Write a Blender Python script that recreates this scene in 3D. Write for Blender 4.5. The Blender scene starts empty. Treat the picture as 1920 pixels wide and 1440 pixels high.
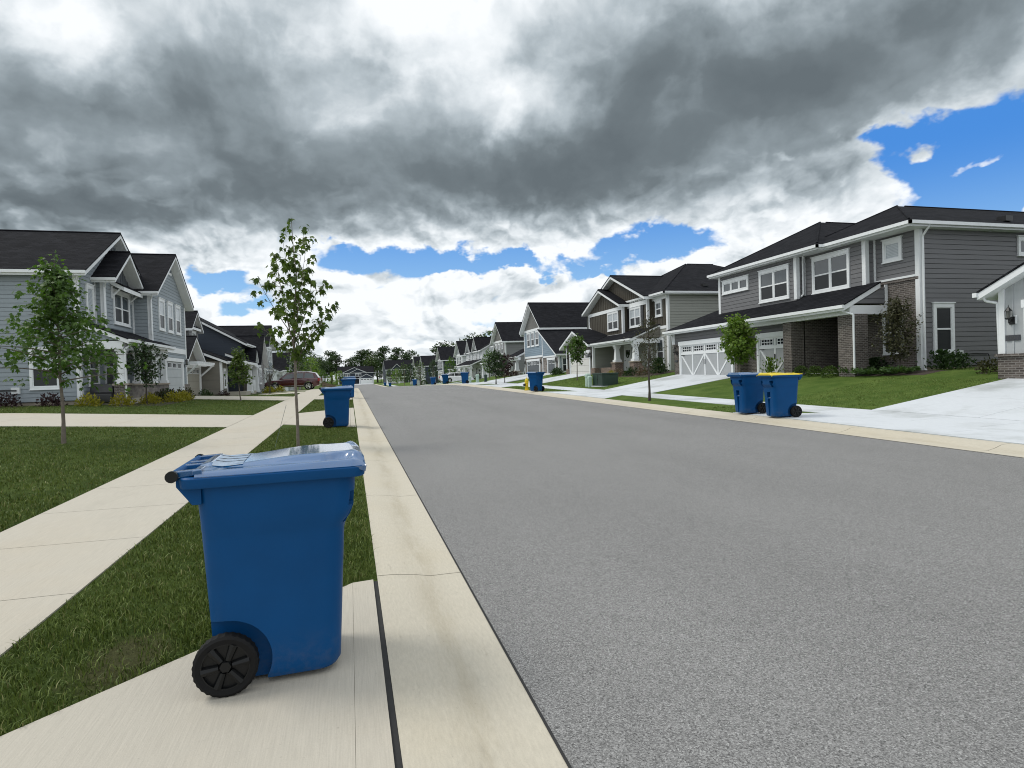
import bpy, bmesh, math, random
import numpy as np
from mathutils import Vector, Matrix

S = bpy.context.scene
COL = S.collection
R = math.radians
random.seed(7)

# ------------------------------------------------------------------ camera
CAM_H = 1.6
YAW, PIT, ROLL = R(15.0), R(0.95), R(1.8)
cf = Vector((math.sin(YAW) * math.cos(PIT), math.cos(YAW) * math.cos(PIT), -math.sin(PIT)))
cr0 = Vector((math.cos(YAW), -math.sin(YAW), 0))
cu0 = cr0.cross(cf)
cr = math.cos(ROLL) * cr0 - math.sin(ROLL) * cu0
cu = math.sin(ROLL) * cr0 + math.cos(ROLL) * cu0
cam = bpy.data.cameras.new('camera')
cam.sensor_width = 36.0
cam.lens = 1136 / 1920 * 36.0
cam.clip_start = 0.05
cam.clip_end = 3000
camo = bpy.data.objects.new('camera', cam)
COL.objects.link(camo)
camo.matrix_world = Matrix(((cr.x, cu.x, -cf.x, 0), (cr.y, cu.y, -cf.y, 0), (cr.z, cu.z, -cf.z, CAM_H), (0, 0, 0, 1)))
S.camera = camo

S.view_settings.view_transform = 'Standard'
S.view_settings.look = 'None'
S.view_settings.exposure = 0.12
S.view_settings.gamma = 1.0
S.render.engine = 'CYCLES'
S.cycles.filter_width = 1.05
S.cycles.max_bounces = 6
S.cycles.diffuse_bounces = 3
S.cycles.glossy_bounces = 3
S.cycles.transparent_max_bounces = 6

# ------------------------------------------------------------------ sun
SUN_EL, SUN_AZ = R(56), R(-66)          # azimuth measured from +Y towards +X (the sun stands to the left)
sd = Vector((math.sin(SUN_AZ) * math.cos(SUN_EL), math.cos(SUN_AZ) * math.cos(SUN_EL), math.sin(SUN_EL)))
sl = bpy.data.lights.new('sun', 'SUN')
sl.energy = 1.6
sl.angle = R(20)
sl.color = (1.0, 0.955, 0.88)
so = bpy.data.objects.new('sun', sl)
COL.objects.link(so)
so.rotation_euler = sd.to_track_quat('Z', 'Y').to_euler()

# ------------------------------------------------------------------ node helper
class NT:
    def __init__(self, tree):
        self.t = tree
    def n(self, typ, **kw):
        nd = self.t.nodes.new(typ)
        for k, v in kw.items():
            setattr(nd, k, v)
        return nd
    def put(self, sock, v):
        if v is None:
            return
        if isinstance(v, bpy.types.NodeSocket):
            self.t.links.new(v, sock)
        else:
            sock.default_value = v
    def m(self, op, a, b=None, c=None, clamp=False):
        nd = self.n('ShaderNodeMath', operation=op, use_clamp=clamp)
        self.put(nd.inputs[0], a); self.put(nd.inputs[1], b)
        if c is not None: self.put(nd.inputs[2], c)
        return nd.outputs[0]
    def add(self, *a):
        r = a[0]
        for x in a[1:]: r = self.m('ADD', r, x)
        return r
    def mul(self, *a):
        r = a[0]
        for x in a[1:]: r = self.m('MULTIPLY', r, x)
        return r
    def sub(self, a, b): return self.m('SUBTRACT', a, b)
    def step(self, lo, hi, x):
        nd = self.n('ShaderNodeMapRange', interpolation_type='SMOOTHSTEP')
        self.put(nd.inputs[0], x); self.put(nd.inputs[1], lo); self.put(nd.inputs[2], hi)
        return nd.outputs[0]
    def lin(self, x, a, b, c, d):
        nd = self.n('ShaderNodeMapRange')
        for i, v in enumerate((x, a, b, c, d)): self.put(nd.inputs[i], v)
        return nd.outputs[0]
    def comb(self, x, y, z=0.0):
        nd = self.n('ShaderNodeCombineXYZ')
        self.put(nd.inputs[0], x); self.put(nd.inputs[1], y); self.put(nd.inputs[2], z)
        return nd.outputs[0]
    def sep(self, v):
        nd = self.n('ShaderNodeSeparateXYZ'); self.put(nd.inputs[0], v)
        return nd.outputs
    def vscale(self, v, s):
        nd = self.n('ShaderNodeVectorMath', operation='MULTIPLY')
        self.put(nd.inputs[0], v); nd.inputs[1].default_value = s if hasattr(s, '__len__') else (s, s, s)
        return nd.outputs[0]
    def vadd(self, a, b):
        nd = self.n('ShaderNodeVectorMath', operation='ADD')
        self.put(nd.inputs[0], a); self.put(nd.inputs[1], b)
        return nd.outputs[0]
    def noise(self, v, scale, detail=4, rough=.55, col=False, dist=0.0, dims='3D'):
        nd = self.n('ShaderNodeTexNoise', noise_dimensions=dims); self.put(nd.inputs['Vector'], v)
        nd.inputs['Scale'].default_value = scale; nd.inputs['Detail'].default_value = detail
        nd.inputs['Roughness'].default_value = rough; nd.inputs['Distortion'].default_value = dist
        return nd.outputs['Color'] if col else nd.outputs[0]
    def mix(self, f, a, b, mode='MIX'):
        nd = self.n('ShaderNodeMix', data_type='RGBA', blend_type=mode)
        self.put(nd.inputs[0], f)
        for s, v in ((nd.inputs[6], a), (nd.inputs[7], b)):
            if isinstance(v, tuple) and len(v) == 3: v = v + (1,)
            self.put(s, v)
        return nd.outputs[2]

# ------------------------------------------------------------------ sky: Nishita blue behind a broken cloud deck, all by direction
world = bpy.data.worlds.new('World')
S.world = world
world.use_nodes = True
wt = NT(world.node_tree)
world.node_tree.nodes.clear()
tc = wt.n('ShaderNodeTexCoord').outputs['Generated']
dx, dy, dz = wt.sep(tc)
az = wt.m('ARCTAN2', dx, dy)
el = wt.m('ARCSINE', dz)
elp = wt.m('MAXIMUM', el, 0.0)
# clouds flatten towards the horizon: stretch the vertical coordinate there
ve = wt.m('POWER', wt.add(elp, 0.02), 0.78)
ang = wt.comb(az, wt.mul(ve, 1.35), 0.0)
warp = wt.noise(ang, 3.4, 4, .55, col=True, dims='2D')
angw = wt.vadd(ang, wt.vscale(wt.vadd(warp, (-.5, -.5, -.5)), .10))
def puff(v, scale, detail=4.0, rough=.5, smooth=.55):
    # rounded billows: inverted smooth cell distance, several octaves
    nd = wt.n('ShaderNodeTexVoronoi', feature='F1', voronoi_dimensions='2D', normalize=True)
    wt.put(nd.inputs['Vector'], v)
    nd.inputs['Scale'].default_value = scale; nd.inputs['Detail'].default_value = detail
    nd.inputs['Roughness'].default_value = rough; nd.inputs['Lacunarity'].default_value = 2.15
    return wt.sub(1.0, nd.outputs['Distance'])
n_big = wt.sub(wt.noise(angw, 2.8, 5, .50, dims='2D'), .5)
n_mid = wt.sub(wt.noise(wt.vadd(angw, (7.3, 2.1, 0)), 6.0, 5, .46, dims='2D'), .5)
n_fine = wt.sub(wt.noise(wt.vadd(angw, (1.3, 9.1, 0)), 22.0, 6, .6, dims='2D'), .5)
PV = wt.vadd(angw, wt.vscale(wt.vadd(wt.noise(ang, 16.0, 4, .6, col=True, dims='2D'), (-.5, -.5, -.5)), .035))
p0 = wt.sub(puff(PV, 9.0, 3.0), .62)
p1 = wt.sub(puff(wt.vadd(PV, (.008, .022, 0)), 9.0, 3.0), .62)       # the same billows seen a little higher: gives their lit and shaded sides
q0 = wt.sub(puff(wt.vadd(PV, (3.7, 1.9, 0)), 3.4, 1.4, .35), .62)
q1 = wt.sub(puff(wt.vadd(PV, (3.69, 1.955, 0)), 3.4, 1.4, .35), .62)
ws = wt.vadd(wt.vscale(wt.vadd(wt.noise(ang, 7.0, 5, .6, col=True, dims='2D'), (-.5, -.5, -.5)), .11), wt.comb(az, el, 0.0))
wx, wy, wz = wt.sep(ws)
def blob(a0, e0, ra, re, w, g=1.0):
    u = wt.mul(wt.sub(wx, a0), 1 / ra); v = wt.mul(wt.sub(wy, e0), 1 / re)
    q = wt.add(wt.mul(u, u), wt.mul(v, v))
    return wt.mul(wt.m('EXPONENT', wt.mul(q, -g)), w)
def blobs(l): return wt.add(*[blob(*b) for b in l])
DARK = [(-.347, .297, .264, .097, .62), (-.40, .23, .141, .053, .55), (-.256, .226, .141, .044, .42), (-.096, .306, .176, .079, .5),
        (.202, .308, .176, .070, .72), (.377, .305, .176, .070, .80), (.524, .405, .229, .088, .42), (.75, .395, .229, .090, .50),
        (.905, .393, .22, .088, .40), (.052, .41, .132, .088, .3), (-.166, .424, .141, .088, .25), (.62, .30, .10, .05, .25)]
BRIGHT = [(.141, .51, .141, .053, .45), (-.057, .508, .132, .053, .3), (-.37, .439, .106, .044, .35), (.356, .445, .088, .053, .15)]
BLUE = [(.045, .200, .10, .027, .60), (.150, .180, .10, .020, .56), (-.201, .156, .05, .019, .62), (-.16, .12, .04, .012, .4), (-.004, .222, .018, .009, .25),
        (.517, .19, .11, .024, .52), (.373, .172, .085, .021, .46), (.286, .175, .07, .016, .52), (.844, .249, .115, .056, .56),
        (.945, .290, .10, .07, .54), (.781, .302, .053, .016, .40), (.92, .190, .10, .03, .50), (.673, .148, .06, .018, .34),
        (.698, .296, .016, .008, .40), (-.073, .094, .053, .016, .22), (.212, .09, .053, .012, .22), (1.10, .22, .18, .09, .5)]
WHITE = [(.74, .282, .053, .04, .5), (.80, .228, .07, .032, .45), (.492, .172, .044, .016, .35), (.613, .162, .035, .016, .45),
         (.705, .273, .07, .053, .3), (.857, .274, .030, .016, .62), (.919, .234, .050, .013, .60), (.947, .272, .045, .024, .60), (.985, .31, .05, .02, .5), (.90, .205, .05, .008, .45),
         (.394, .157, .016, .008, .3), (.964, .176, .020, .014, .5), (.329, .172, .053, .024, .35)]
dk0 = wt.add(wt.mul(blobs(DARK), .53), wt.mul(blobs(BRIGHT), -.34))
cov = wt.add(.66, wt.mul(dk0, .55), wt.mul(blobs(BLUE), -1.0), wt.mul(blobs(WHITE), .75), wt.mul(n_big, .15), wt.mul(p0, 1.05), wt.mul(n_mid, .22), wt.mul(n_fine, .22))
cover = wt.step(.36, .56, cov)
cover = wt.m('MAXIMUM', cover, wt.step(.33, .42, el))            # the deck closes overhead
# light and shade of the clouds
zone = wt.step(.16, .36, el)
deck = wt.add(.17, dk0, wt.mul(zone, .21), wt.mul(n_big, wt.add(.22, wt.mul(zone, .40))), wt.mul(n_mid, wt.add(.16, wt.mul(zone, .16))), wt.mul(n_fine, wt.add(.14, wt.mul(zone, -.08))))
relf = wt.add(wt.mul(wt.sub(p1, p0), wt.add(1.5, wt.mul(zone, -1.25))), wt.mul(p0, wt.add(-.55, wt.mul(zone, .47))), wt.mul(zone, wt.sub(q1, q0), .95), wt.mul(zone, q0, -.40))
edge = wt.step(.92, .50, cov)                                    # thin, bright cloud rims
shade = wt.add(deck, relf, wt.mul(edge, -.20))
shade = wt.m('MINIMUM', wt.m('MAXIMUM', shade, 0.0), 1.0)
ramp = wt.n('ShaderNodeValToRGB')
wt.put(ramp.inputs[0], shade)
cr_ = ramp.color_ramp
cr_.elements[0].position = 0.0; cr_.elements[0].color = (.90, .93, .955, 1)
cr_.elements[1].position = 1.0; cr_.elements[1].color = (.125, .152, .170, 1)
for p, c in ((.16, (.72, .77, .805)), (.36, (.445, .505, .545)), (.56, (.255, .302, .332)), (.78, (.155, .187, .207))):
    e = cr_.elements.new(p); e.color = c + (1,)
cloud = ramp.outputs[0]
# the sky outside the picture: cloud brightened overhead and behind to light the scene
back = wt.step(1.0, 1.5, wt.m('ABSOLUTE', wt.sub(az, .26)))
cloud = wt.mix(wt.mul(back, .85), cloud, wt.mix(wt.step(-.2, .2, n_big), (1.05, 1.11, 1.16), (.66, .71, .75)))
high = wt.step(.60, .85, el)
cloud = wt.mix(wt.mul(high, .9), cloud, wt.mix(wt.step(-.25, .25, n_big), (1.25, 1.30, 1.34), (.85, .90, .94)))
sky = wt.n('ShaderNodeTexSky', sky_type='NISHITA')
sky.sun_disc = False
sky.sun_elevation = SUN_EL
sky.sun_rotation = SUN_AZ
blue = wt.mix(1.0, sky.outputs[0], (.075, .098, .125), 'MULTIPLY')
hz = wt.step(.30, .04, el)
blue = wt.mix(.85, blue, wt.mix(hz, (.058, .255, .71), (.36, .62, .87)))
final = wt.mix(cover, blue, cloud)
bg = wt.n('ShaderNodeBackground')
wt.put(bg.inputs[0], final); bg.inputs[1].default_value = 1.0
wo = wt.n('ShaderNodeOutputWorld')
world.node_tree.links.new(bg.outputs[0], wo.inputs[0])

# ------------------------------------------------------------------ materials
MATS = {}
def newmat(name):
    m = bpy.data.materials.new(name); m.use_nodes = True
    t = NT(m.node_tree)
    b = next(n for n in m.node_tree.nodes if n.type == 'BSDF_PRINCIPLED')
    MATS[name] = m
    return m, t, b
def plain(name, col, rough=.6, var=.08, scale=6.0, bump=0.0, bscale=60.0, spec=.5, metal=0.0, ior=None, coat=0.0):
    m, t, b = newmat(name)
    co = t.n('ShaderNodeTexCoord').outputs['Object']
    if var:
        f = t.lin(t.noise(co, scale, 5, .6), .25, .75, 1 - var, 1 + var)
        c = t.mix(1.0, col, t.comb(f, f, f), 'MULTIPLY')
        t.put(b.inputs['Base Color'], c)
    else:
        b.inputs['Base Color'].default_value = col + (1,)
    b.inputs['Roughness'].default_value = rough
    b.inputs['Metallic'].default_value = metal
    b.inputs['Specular IOR Level'].default_value = spec
    if ior: b.inputs['IOR'].default_value = ior
    if coat: b.inputs['Coat Weight'].default_value = coat
    if bump:
        bp = t.n('ShaderNodeBump'); bp.inputs['Strength'].default_value = bump; bp.inputs['Distance'].default_value = .01
        t.put(bp.inputs['Height'], t.noise(co, bscale, 4, .6)); t.put(b.inputs['Normal'], bp.outputs[0])
    return m
def siding(name, col, rough=.65):
    # painted boards: a little board-to-board tone and weathering streaks
    m, t, b = newmat(name)
    co = t.n('ShaderNodeTexCoord').outputs['Object']
    x, y, z = t.sep(co)
    f = t.add(.83, t.mul(t.noise(t.comb(t.mul(x, .35), t.mul(y, .35), t.mul(z, 5.62)), 1.0, 1, .5), .24),
              t.mul(t.noise(t.comb(t.mul(x, 3), t.mul(y, 3), t.mul(z, .5)), 1.0, 4, .6), .10))
    t.put(b.inputs['Base Color'], t.mix(1.0, col, t.comb(f, f, f), 'MULTIPLY'))
    b.inputs['Roughness'].default_value = rough
    bp = t.n('ShaderNodeBump'); bp.inputs['Strength'].default_value = .25; bp.inputs['Distance'].default_value = .004
    t.put(bp.inputs['Height'], t.noise(t.comb(t.mul(x, 8), t.mul(y, 8), t.mul(z, 90)), 1.0, 3, .6)); t.put(b.inputs['Normal'], bp.outputs[0])
    return m
def brick(name, c1, c2, mortar, bw=.203, rh=.068, mo=.011):
    m, t, b = newmat(name)
    co = t.n('ShaderNodeTexCoord').outputs['Object']
    x, y, z = t.sep(co)
    bt = t.n('ShaderNodeTexBrick')
    t.put(bt.inputs['Vector'], t.comb(t.add(x, y), z, 0.0))
    bt.inputs['Color1'].default_value = c1 + (1,); bt.inputs['Color2'].default_value = c2 + (1,); bt.inputs['Mortar'].default_value = mortar + (1,)
    bt.inputs['Scale'].default_value = 1.0; bt.inputs['Mortar Size'].default_value = mo
    bt.inputs['Brick Width'].default_value = bw; bt.inputs['Row Height'].default_value = rh; bt.inputs['Bias'].default_value = -.1
    f = t.lin(t.noise(t.comb(t.mul(t.add(x, y), 4), t.mul(z, 9), 0.0), 1.0, 4, .6), .25, .75, .72, 1.28)
    t.put(b.inputs['Base Color'], t.mix(1.0, bt.outputs[0], t.comb(f, f, f), 'MULTIPLY'))
    b.inputs['Roughness'].default_value = .85
    bp = t.n('ShaderNodeBump'); bp.inputs['Strength'].default_value = .6; bp.inputs['Distance'].default_value = .012; bp.invert = True
    t.put(bp.inputs['Height'], bt.outputs[1]); t.put(b.inputs['Normal'], bp.outputs[0])
    return m
def shingle(name, c1, c2):
    m, t, b = newmat(name)
    co = t.n('ShaderNodeTexCoord').outputs['Object']
    x, y, z = t.sep(co)
    bt = t.n('ShaderNodeTexBrick')
    t.put(bt.inputs['Vector'], t.comb(t.add(x, y), z, 0.0))
    bt.inputs['Color1'].default_value = c1 + (1,); bt.inputs['Color2'].default_value = c2 + (1,)
    bt.inputs['Mortar'].default_value = tuple(v * .45 for v in c1) + (1,)
    bt.inputs['Scale'].default_value = 1.0; bt.inputs['Mortar Size'].default_value = .008
    bt.inputs['Brick Width'].default_value = .32; bt.inputs['Row Height'].default_value = .075; bt.inputs['Bias'].default_value = 0
    f = t.lin(t.noise(co, 1.7, 5, .65), .25, .75, .75, 1.25)
    g = t.lin(t.noise(co, 40, 3, .6), .25, .75, .7, 1.3)
    c = t.mix(1.0, bt.outputs[0], t.comb(f, f, f), 'MULTIPLY')
    t.put(b.inputs['Base Color'], t.mix(1.0, c, t.comb(g, g, g), 'MULTIPLY'))
    b.inputs['Roughness'].default_value = .9
    b.inputs['Specular IOR Level'].default_value = .08
    bp = t.n('ShaderNodeBump'); bp.inputs['Strength'].default_value = .5; bp.inputs['Distance'].default_value = .01; bp.invert = True
    t.put(bp.inputs['Height'], bt.outputs[1]); t.put(b.inputs['Normal'], bp.outputs[0])
    return m
def concrete(name, col, stain, brush=(6, 90), stains=.5, gutter=False):
    m, t, b = newmat(name)
    co = t.n('ShaderNodeTexCoord').outputs['Object']
    x, y, z = t.sep(co)
    lo = t.noise(co, .55, 5, .62)
    mid = t.noise(t.comb(t.mul(x, 2.2), t.mul(y, .8), 0.0), 1.0, 6, .65)
    br = t.noise(t.comb(t.mul(x, brush[0]), t.mul(y, brush[1]), 0.0), 1.0, 3, .6)
    gr = t.noise(co, 140, 3, .7)
    pit = t.step(.70, .78, t.noise(co, 55, 2, .5))
    c = t.mix(t.mul(t.step(.45, .72, lo), stains), col, stain)
    c = t.mix(t.mul(t.step(.50, .75, mid), stains * .6), c, tuple(v * .86 for v in col))
    if gutter:       # silt left along the flow line and tyre rubs on the roll
        lane = t.noise(t.comb(t.mul(x, 7), t.mul(y, 1.1), 0.0), 1.0, 7, .68)
        for xc, w_, k_ in ((.50, .11, .30), (9.98, .11, .25)):
            q = t.mul(t.sub(x, xc), 1 / w_); q = t.m('EXPONENT', t.mul(t.mul(q, q), -1.0))
            c = t.mix(t.mul(q, t.step(.36, .62, lane), k_), c, (.27, .225, .145))
        c = t.mix(t.mul(t.step(.62, .70, t.noise(t.comb(t.mul(x, 14), t.mul(y, 2.2), 4.0), 1.0, 6, .7)), .35), c, (.30, .27, .22))
    f = t.add(.74, t.mul(br, .32), t.mul(gr, .22), t.mul(pit, -.18))
    t.put(b.inputs['Base Color'], t.mix(1.0, c, t.comb(f, f, f), 'MULTIPLY'))
    b.inputs['Roughness'].default_value = .9
    b.inputs['Specular IOR Level'].default_value = .2
    bp = t.n('ShaderNodeBump'); bp.inputs['Strength'].default_value = .35; bp.inputs['Distance'].default_value = .004
    t.put(bp.inputs['Height'], t.add(br, gr)); t.put(b.inputs['Normal'], bp.outputs[0])
    return m
def asphalt(name):
    m, t, b = newmat(name)
    co = t.n('ShaderNodeTexCoord').outputs['Object']
    x, y, z = t.sep(co)
    vor = t.n('ShaderNodeTexVoronoi'); t.put(vor.inputs['Vector'], co); vor.inputs['Scale'].default_value = 165
    vx, vy, vz = t.sep(vor.outputs['Color'])
    v2 = t.n('ShaderNodeTexVoronoi'); t.put(v2.inputs['Vector'], co); v2.inputs['Scale'].default_value = 260
    ux, uy, uz = t.sep(v2.outputs['Color'])
    g2 = t.noise(co, 95, 5, .8)
    lane = t.noise(t.comb(t.mul(x, .9), t.mul(y, .05), 0.0), 1.0, 4, .55)
    pat = t.noise(t.comb(t.mul(x, .5), t.mul(y, .25), 3.0), 1.0, 6, .6)
    crk = t.noise(t.comb(t.mul(x, .7), t.mul(y, 5), 0.0), 1.0, 6, .7)
    f = t.add(-.36, t.mul(vx, .78), t.mul(ux, .44), t.mul(g2, .92), t.mul(lane, .26), t.mul(pat, .34), t.mul(t.step(.60, .74, crk), -.12))
    f = t.mul(f, t.sub(1.0, t.mul(t.step(.60, .95, vy), .45)))
    spk = t.step(.93, .97, vz)
    oil = t.mul(t.step(.72, .80, t.noise(co, .8, 3, .5)), .25)
    c = t.mix(1.0, (.212, .210, .206), t.comb(f, f, f), 'MULTIPLY')
    c = t.mix(oil, c, (.09, .09, .09))
    c = t.mix(t.mul(spk, .6), c, (.46, .46, .45))
    t.put(b.inputs['Base Color'], c)
    b.inputs['Roughness'].default_value = .88
    b.inputs['Specular IOR Level'].default_value = .3
    bp = t.n('ShaderNodeBump'); bp.inputs['Strength'].default_value = .6; bp.inputs['Distance'].default_value = .006
    t.put(bp.inputs['Height'], t.add(vor.outputs['Distance'], g2)); t.put(b.inputs['Normal'], bp.outputs[0])
    return m
def leafmat(name, c1, c2, trans=.35, rough=.5):
    m, t, b = newmat(name)
    geo = t.n('ShaderNodeNewGeometry')
    rnd = geo.outputs['Random Per Island']
    co = t.n('ShaderNodeTexCoord').outputs['Object']
    k = t.add(t.mul(rnd, .65), t.mul(t.lin(t.noise(co, 1.6, 3, .6), .3, .7, 0.0, 1.0), .35))
    c = t.mix(k, c1, c2)
    t.put(b.inputs['Base Color'], c)
    b.inputs['Roughness'].default_value = rough
    b.inputs['Specular IOR Level'].default_value = .35
    tr = t.n('ShaderNodeBsdfTranslucent'); t.put(tr.inputs[0], t.mix(1.0, c, (1.1, 1.25, .6), 'MULTIPLY'))
    mx = t.n('ShaderNodeMixShader'); mx.inputs[0].default_value = trans
    outn = next(n for n in m.node_tree.nodes if n.type == 'OUTPUT_MATERIAL')
    t.t.links.new(b.outputs[0], mx.inputs[1]); t.t.links.new(tr.outputs[0], mx.inputs[2]); t.t.links.new(mx.outputs[0], outn.inputs[0])
    return m
def grassground(name):
    m, t, b = newmat(name)
    co = t.n('ShaderNodeTexCoord').outputs['Object']
    x, y, z = t.sep(co)
    big = t.noise(co, .22, 4, .6); mid = t.noise(co, 1.3, 5, .65); fin = t.noise(t.comb(t.mul(x, 30), t.mul(y, 30), 0.0), 1.0, 5, .8)
    side = t.step(2, 9, x)
    bx = t.mul(t.sub(x, -1.25), 1 / .26); by = t.mul(t.sub(y, 3.75), 1 / .42)
    thatch = t.step(.30, .75, t.add(t.m('EXPONENT', t.mul(t.add(t.mul(bx, bx), t.mul(by, by)), -1.0)), t.mul(t.sub(t.noise(co, 9, 4, .6), .5), .8)))
    c = t.mix(t.step(.3, .7, mid), (.038, .064, .012), (.074, .108, .022))
    c = t.mix(t.mul(t.step(.45, .7, big), .5), c, (.068, .100, .026))
    c2 = t.mix(t.step(.3, .7, mid), (.058, .105, .018), (.105, .155, .034))
    c = t.mix(side, c, c2)
    c = t.mix(t.mul(thatch, .55), c, (.105, .090, .048))
    f = t.lin(fin, .2, .8, .35, 1.65)
    t.put(b.inputs['Base Color'], t.mix(1.0, c, t.comb(f, f, f), 'MULTIPLY'))
    b.inputs['Roughness'].default_value = .95; b.inputs['Specular IOR Level'].default_value = .1
    bp = t.n('ShaderNodeBump'); bp.inputs['Strength'].default_value = .9; bp.inputs['Distance'].default_value = .05
    t.put(bp.inputs['Height'], fin); t.put(b.inputs['Normal'], bp.outputs[0])
    return m
def bladesmat(name):
    m, t, b = newmat(name)
    geo = t.n('ShaderNodeNewGeometry'); rnd = geo.outputs['Random Per Island']
    co = t.n('ShaderNodeTexCoord').outputs['Object']
    x, y, z = t.sep(co)
    n = t.lin(t.noise(co, 1.1, 4, .6), .3, .7, 0.0, 1.0)
    side = t.step(2, 9, x)
    c = t.mix(rnd, (.044, .076, .010), (.135, .180, .026))
    c = t.mix(t.mul(n, .45), c, (.092, .128, .024))
    c = t.mix(t.mul(t.step(.87, .96, rnd), .7), c, (.21, .19, .08))
    c = t.mix(t.mul(side, .55), c, (.140, .205, .042))
    t.put(b.inputs['Base Color'], c)
    b.inputs['Roughness'].default_value = .55; b.inputs['Specular IOR Level'].default_value = .3
    return m

plain('white_trim', (.74, .76, .77), .5, .05, 2.0)
plain('white_door', (.70, .71, .70), .5, .05, 2.0)
plain('door_grey', (.36, .375, .385), .5, .06, 3.0, .2, 200)
plain('door_dark', (.085, .095, .105), .5, .06, 3.0)
plain('door_tan', (.27, .255, .21), .5, .06, 3.0)
plain('door_lightgrey', (.42, .45, .46), .5, .06, 3.0)
plain('door_cream', (.60, .59, .55), .5, .05, 3.0)
siding('siding_bluegrey', (.265, .300, .325))
siding('siding_grey', (.150, .150, .156))
siding('siding_palegrey', (.40, .42, .43))
siding('siding_sage', (.30, .305, .275))
siding('siding_brown', (.060, .052, .038))
siding('siding_blue', (.205, .27, .325))
siding('siding_midgrey', (.215, .215, .22))
siding('siding_navy', (.030, .040, .058))
siding('siding_tan', (.165, .155, .130))
siding('siding_white', (.62, .64, .65))
siding('siding_gable', (.175, .17, .16))
brick('brick_dark', (.052, .042, .037), (.125, .105, .092), (.20, .185, .17))
brick('brick_red', (.125, .075, .055), (.20, .13, .10), (.28, .25, .22))
brick('stone', (.12, .105, .095), (.26, .23, .20), (.20, .18, .165), .34, .14, .014)
shingle('shingle', (.0085, .009, .0115), (.0175, .018, .0215))
plain('glass', (.010, .013, .016), .04, 0, spec=.5, ior=1.9)
plain('glass_sky', (.045, .058, .066), .06, .25, 1.5, spec=.5, ior=1.75)
plain('screen', (.016, .018, .020), .35, .1, 5)
plain('blind', (.36, .40, .43), .25, .1, 4, ior=1.6)
plain('black_metal', (.012, .012, .013), .4, 0)
plain('lamp_glass', (.13, .13, .12), .15, 0)
plain('foundation', (.30, .26, .21), .9, .12, 3, .3, 60)
plain('mulch', (.045, .032, .024), .95, .4, 30, .9, 70)
concrete('concrete', (.435, .405, .345), (.43, .39, .32), (120, 4), .8)
concrete('concrete_kerb', (.465, .430, .355), (.45, .40, .30), (70, 14), .5, True)
concrete('concrete_new', (.53, .555, .58), (.35, .37, .37), (60, 6), .95)
asphalt('asphalt')
plain('joint', (.02, .02, .02), .9, .2, 20)
grassground('grass_ground')
bladesmat('grass_blades')
def cartmat(name, col, rough, spec):
    m, t, b = newmat(name)
    co = t.n('ShaderNodeTexCoord').outputs['Object']
    x, y, z = t.sep(co)
    f = t.lin(t.noise(co, 2.2, 4, .6), .25, .75, .90, 1.10)
    c = t.mix(1.0, col, t.comb(f, f, f), 'MULTIPLY')
    sc = t.step(.69, .73, t.noise(t.comb(t.mul(x, 6), t.mul(y, 6), t.mul(z, 55)), 1.0, 5, .7))      # fine rubs
    c = t.mix(t.mul(sc, t.step(.5, .62, t.noise(co, 3.1, 3, .5)), .35), c, tuple(min(1, v * 2.2 + .012) for v in col))
    du = t.mul(t.step(.30, .02, z), t.step(.38, .72, t.noise(co, 14, 6, .7)), .20)                   # dust round the foot
    c = t.mix(du, c, (.16, .145, .12))
    t.put(b.inputs['Base Color'], c)
    t.put(b.inputs['Roughness'], t.lin(t.noise(co, 6, 4, .6), .3, .7, rough * .85, rough * 1.2))
    b.inputs['Specular IOR Level'].default_value = spec
    if spec > .5: b.inputs['Coat Weight'].default_value = 1.0; b.inputs['Coat Roughness'].default_value = .06; b.inputs['Coat IOR'].default_value = 1.6
    bp = t.n('ShaderNodeBump'); bp.inputs['Strength'].default_value = .06; bp.inputs['Distance'].default_value = .01
    t.put(bp.inputs['Height'], t.add(t.noise(co, 260, 2, .6), t.noise(co, 9, 3, .5))); t.put(b.inputs['Normal'], bp.outputs[0])
cartmat('cart_blue', (.0012, .058, .185), .46, .16)
cartmat('lid_blue', (.004, .078, .225), .17, .9)
plain('sticker', (.26, .33, .42), .25, .35, 30)
plain('lid_yellow', (.62, .48, .012), .35, .05, 3)
plain('rubber', (.005, .005, .0055), .7, .1, 20, spec=.25)
plain('axle_black', (.006, .0065, .007), .42, .1, 8, spec=.3)
plain('galvanised', (.55, .56, .57), .3, .1, 20, metal=.9)
plain('bark', (.16, .135, .11), .9, .3, 14, .8, 40)
plain('bark_dark', (.06, .05, .042), .9, .3, 14, .8, 40)
leafmat('leaf_maple', (.036, .084, .014), (.100, .172, .034), .45)
leafmat('leaf_sapling', (.030, .066, .010), (.115, .165, .028), .42)
leafmat('leaf_light', (.065, .140, .014), (.190, .265, .045), .45)
leafmat('leaf_dark', (.012, .032, .008), (.036, .068, .018), .25)
leafmat('leaf_olive', (.030, .036, .012), (.062, .058, .024), .25)
leafmat('leaf_forest', (.014, .036, .009), (.046, .084, .020), .2)
leafmat('leaf_forest_light', (.035, .070, .016), (.085, .125, .034), .25)
leafmat('leaf_gold', (.20, .19, .015), (.34, .29, .03), .35)
leafmat('leaf_purple', (.022, .010, .012), (.045, .020, .022), .2)
leafmat('leaf_box', (.035, .072, .012), (.075, .120, .024), .25)
leafmat('leaf_juniper', (.030, .072, .018), (.085, .145, .045), .25)
leafmat('leaf_pink', (.16, .09, .085), (.10, .10, .05), .3)
plain('car_red', (.055, .004, .008), .25, 0, coat=.8)
plain('car_white', (.72, .73, .74), .25, 0, coat=.8)
plain('chrome', (.70, .70, .71), .15, 0, metal=1)
plain('tail_red', (.30, .01, .01), .2, 0)
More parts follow.
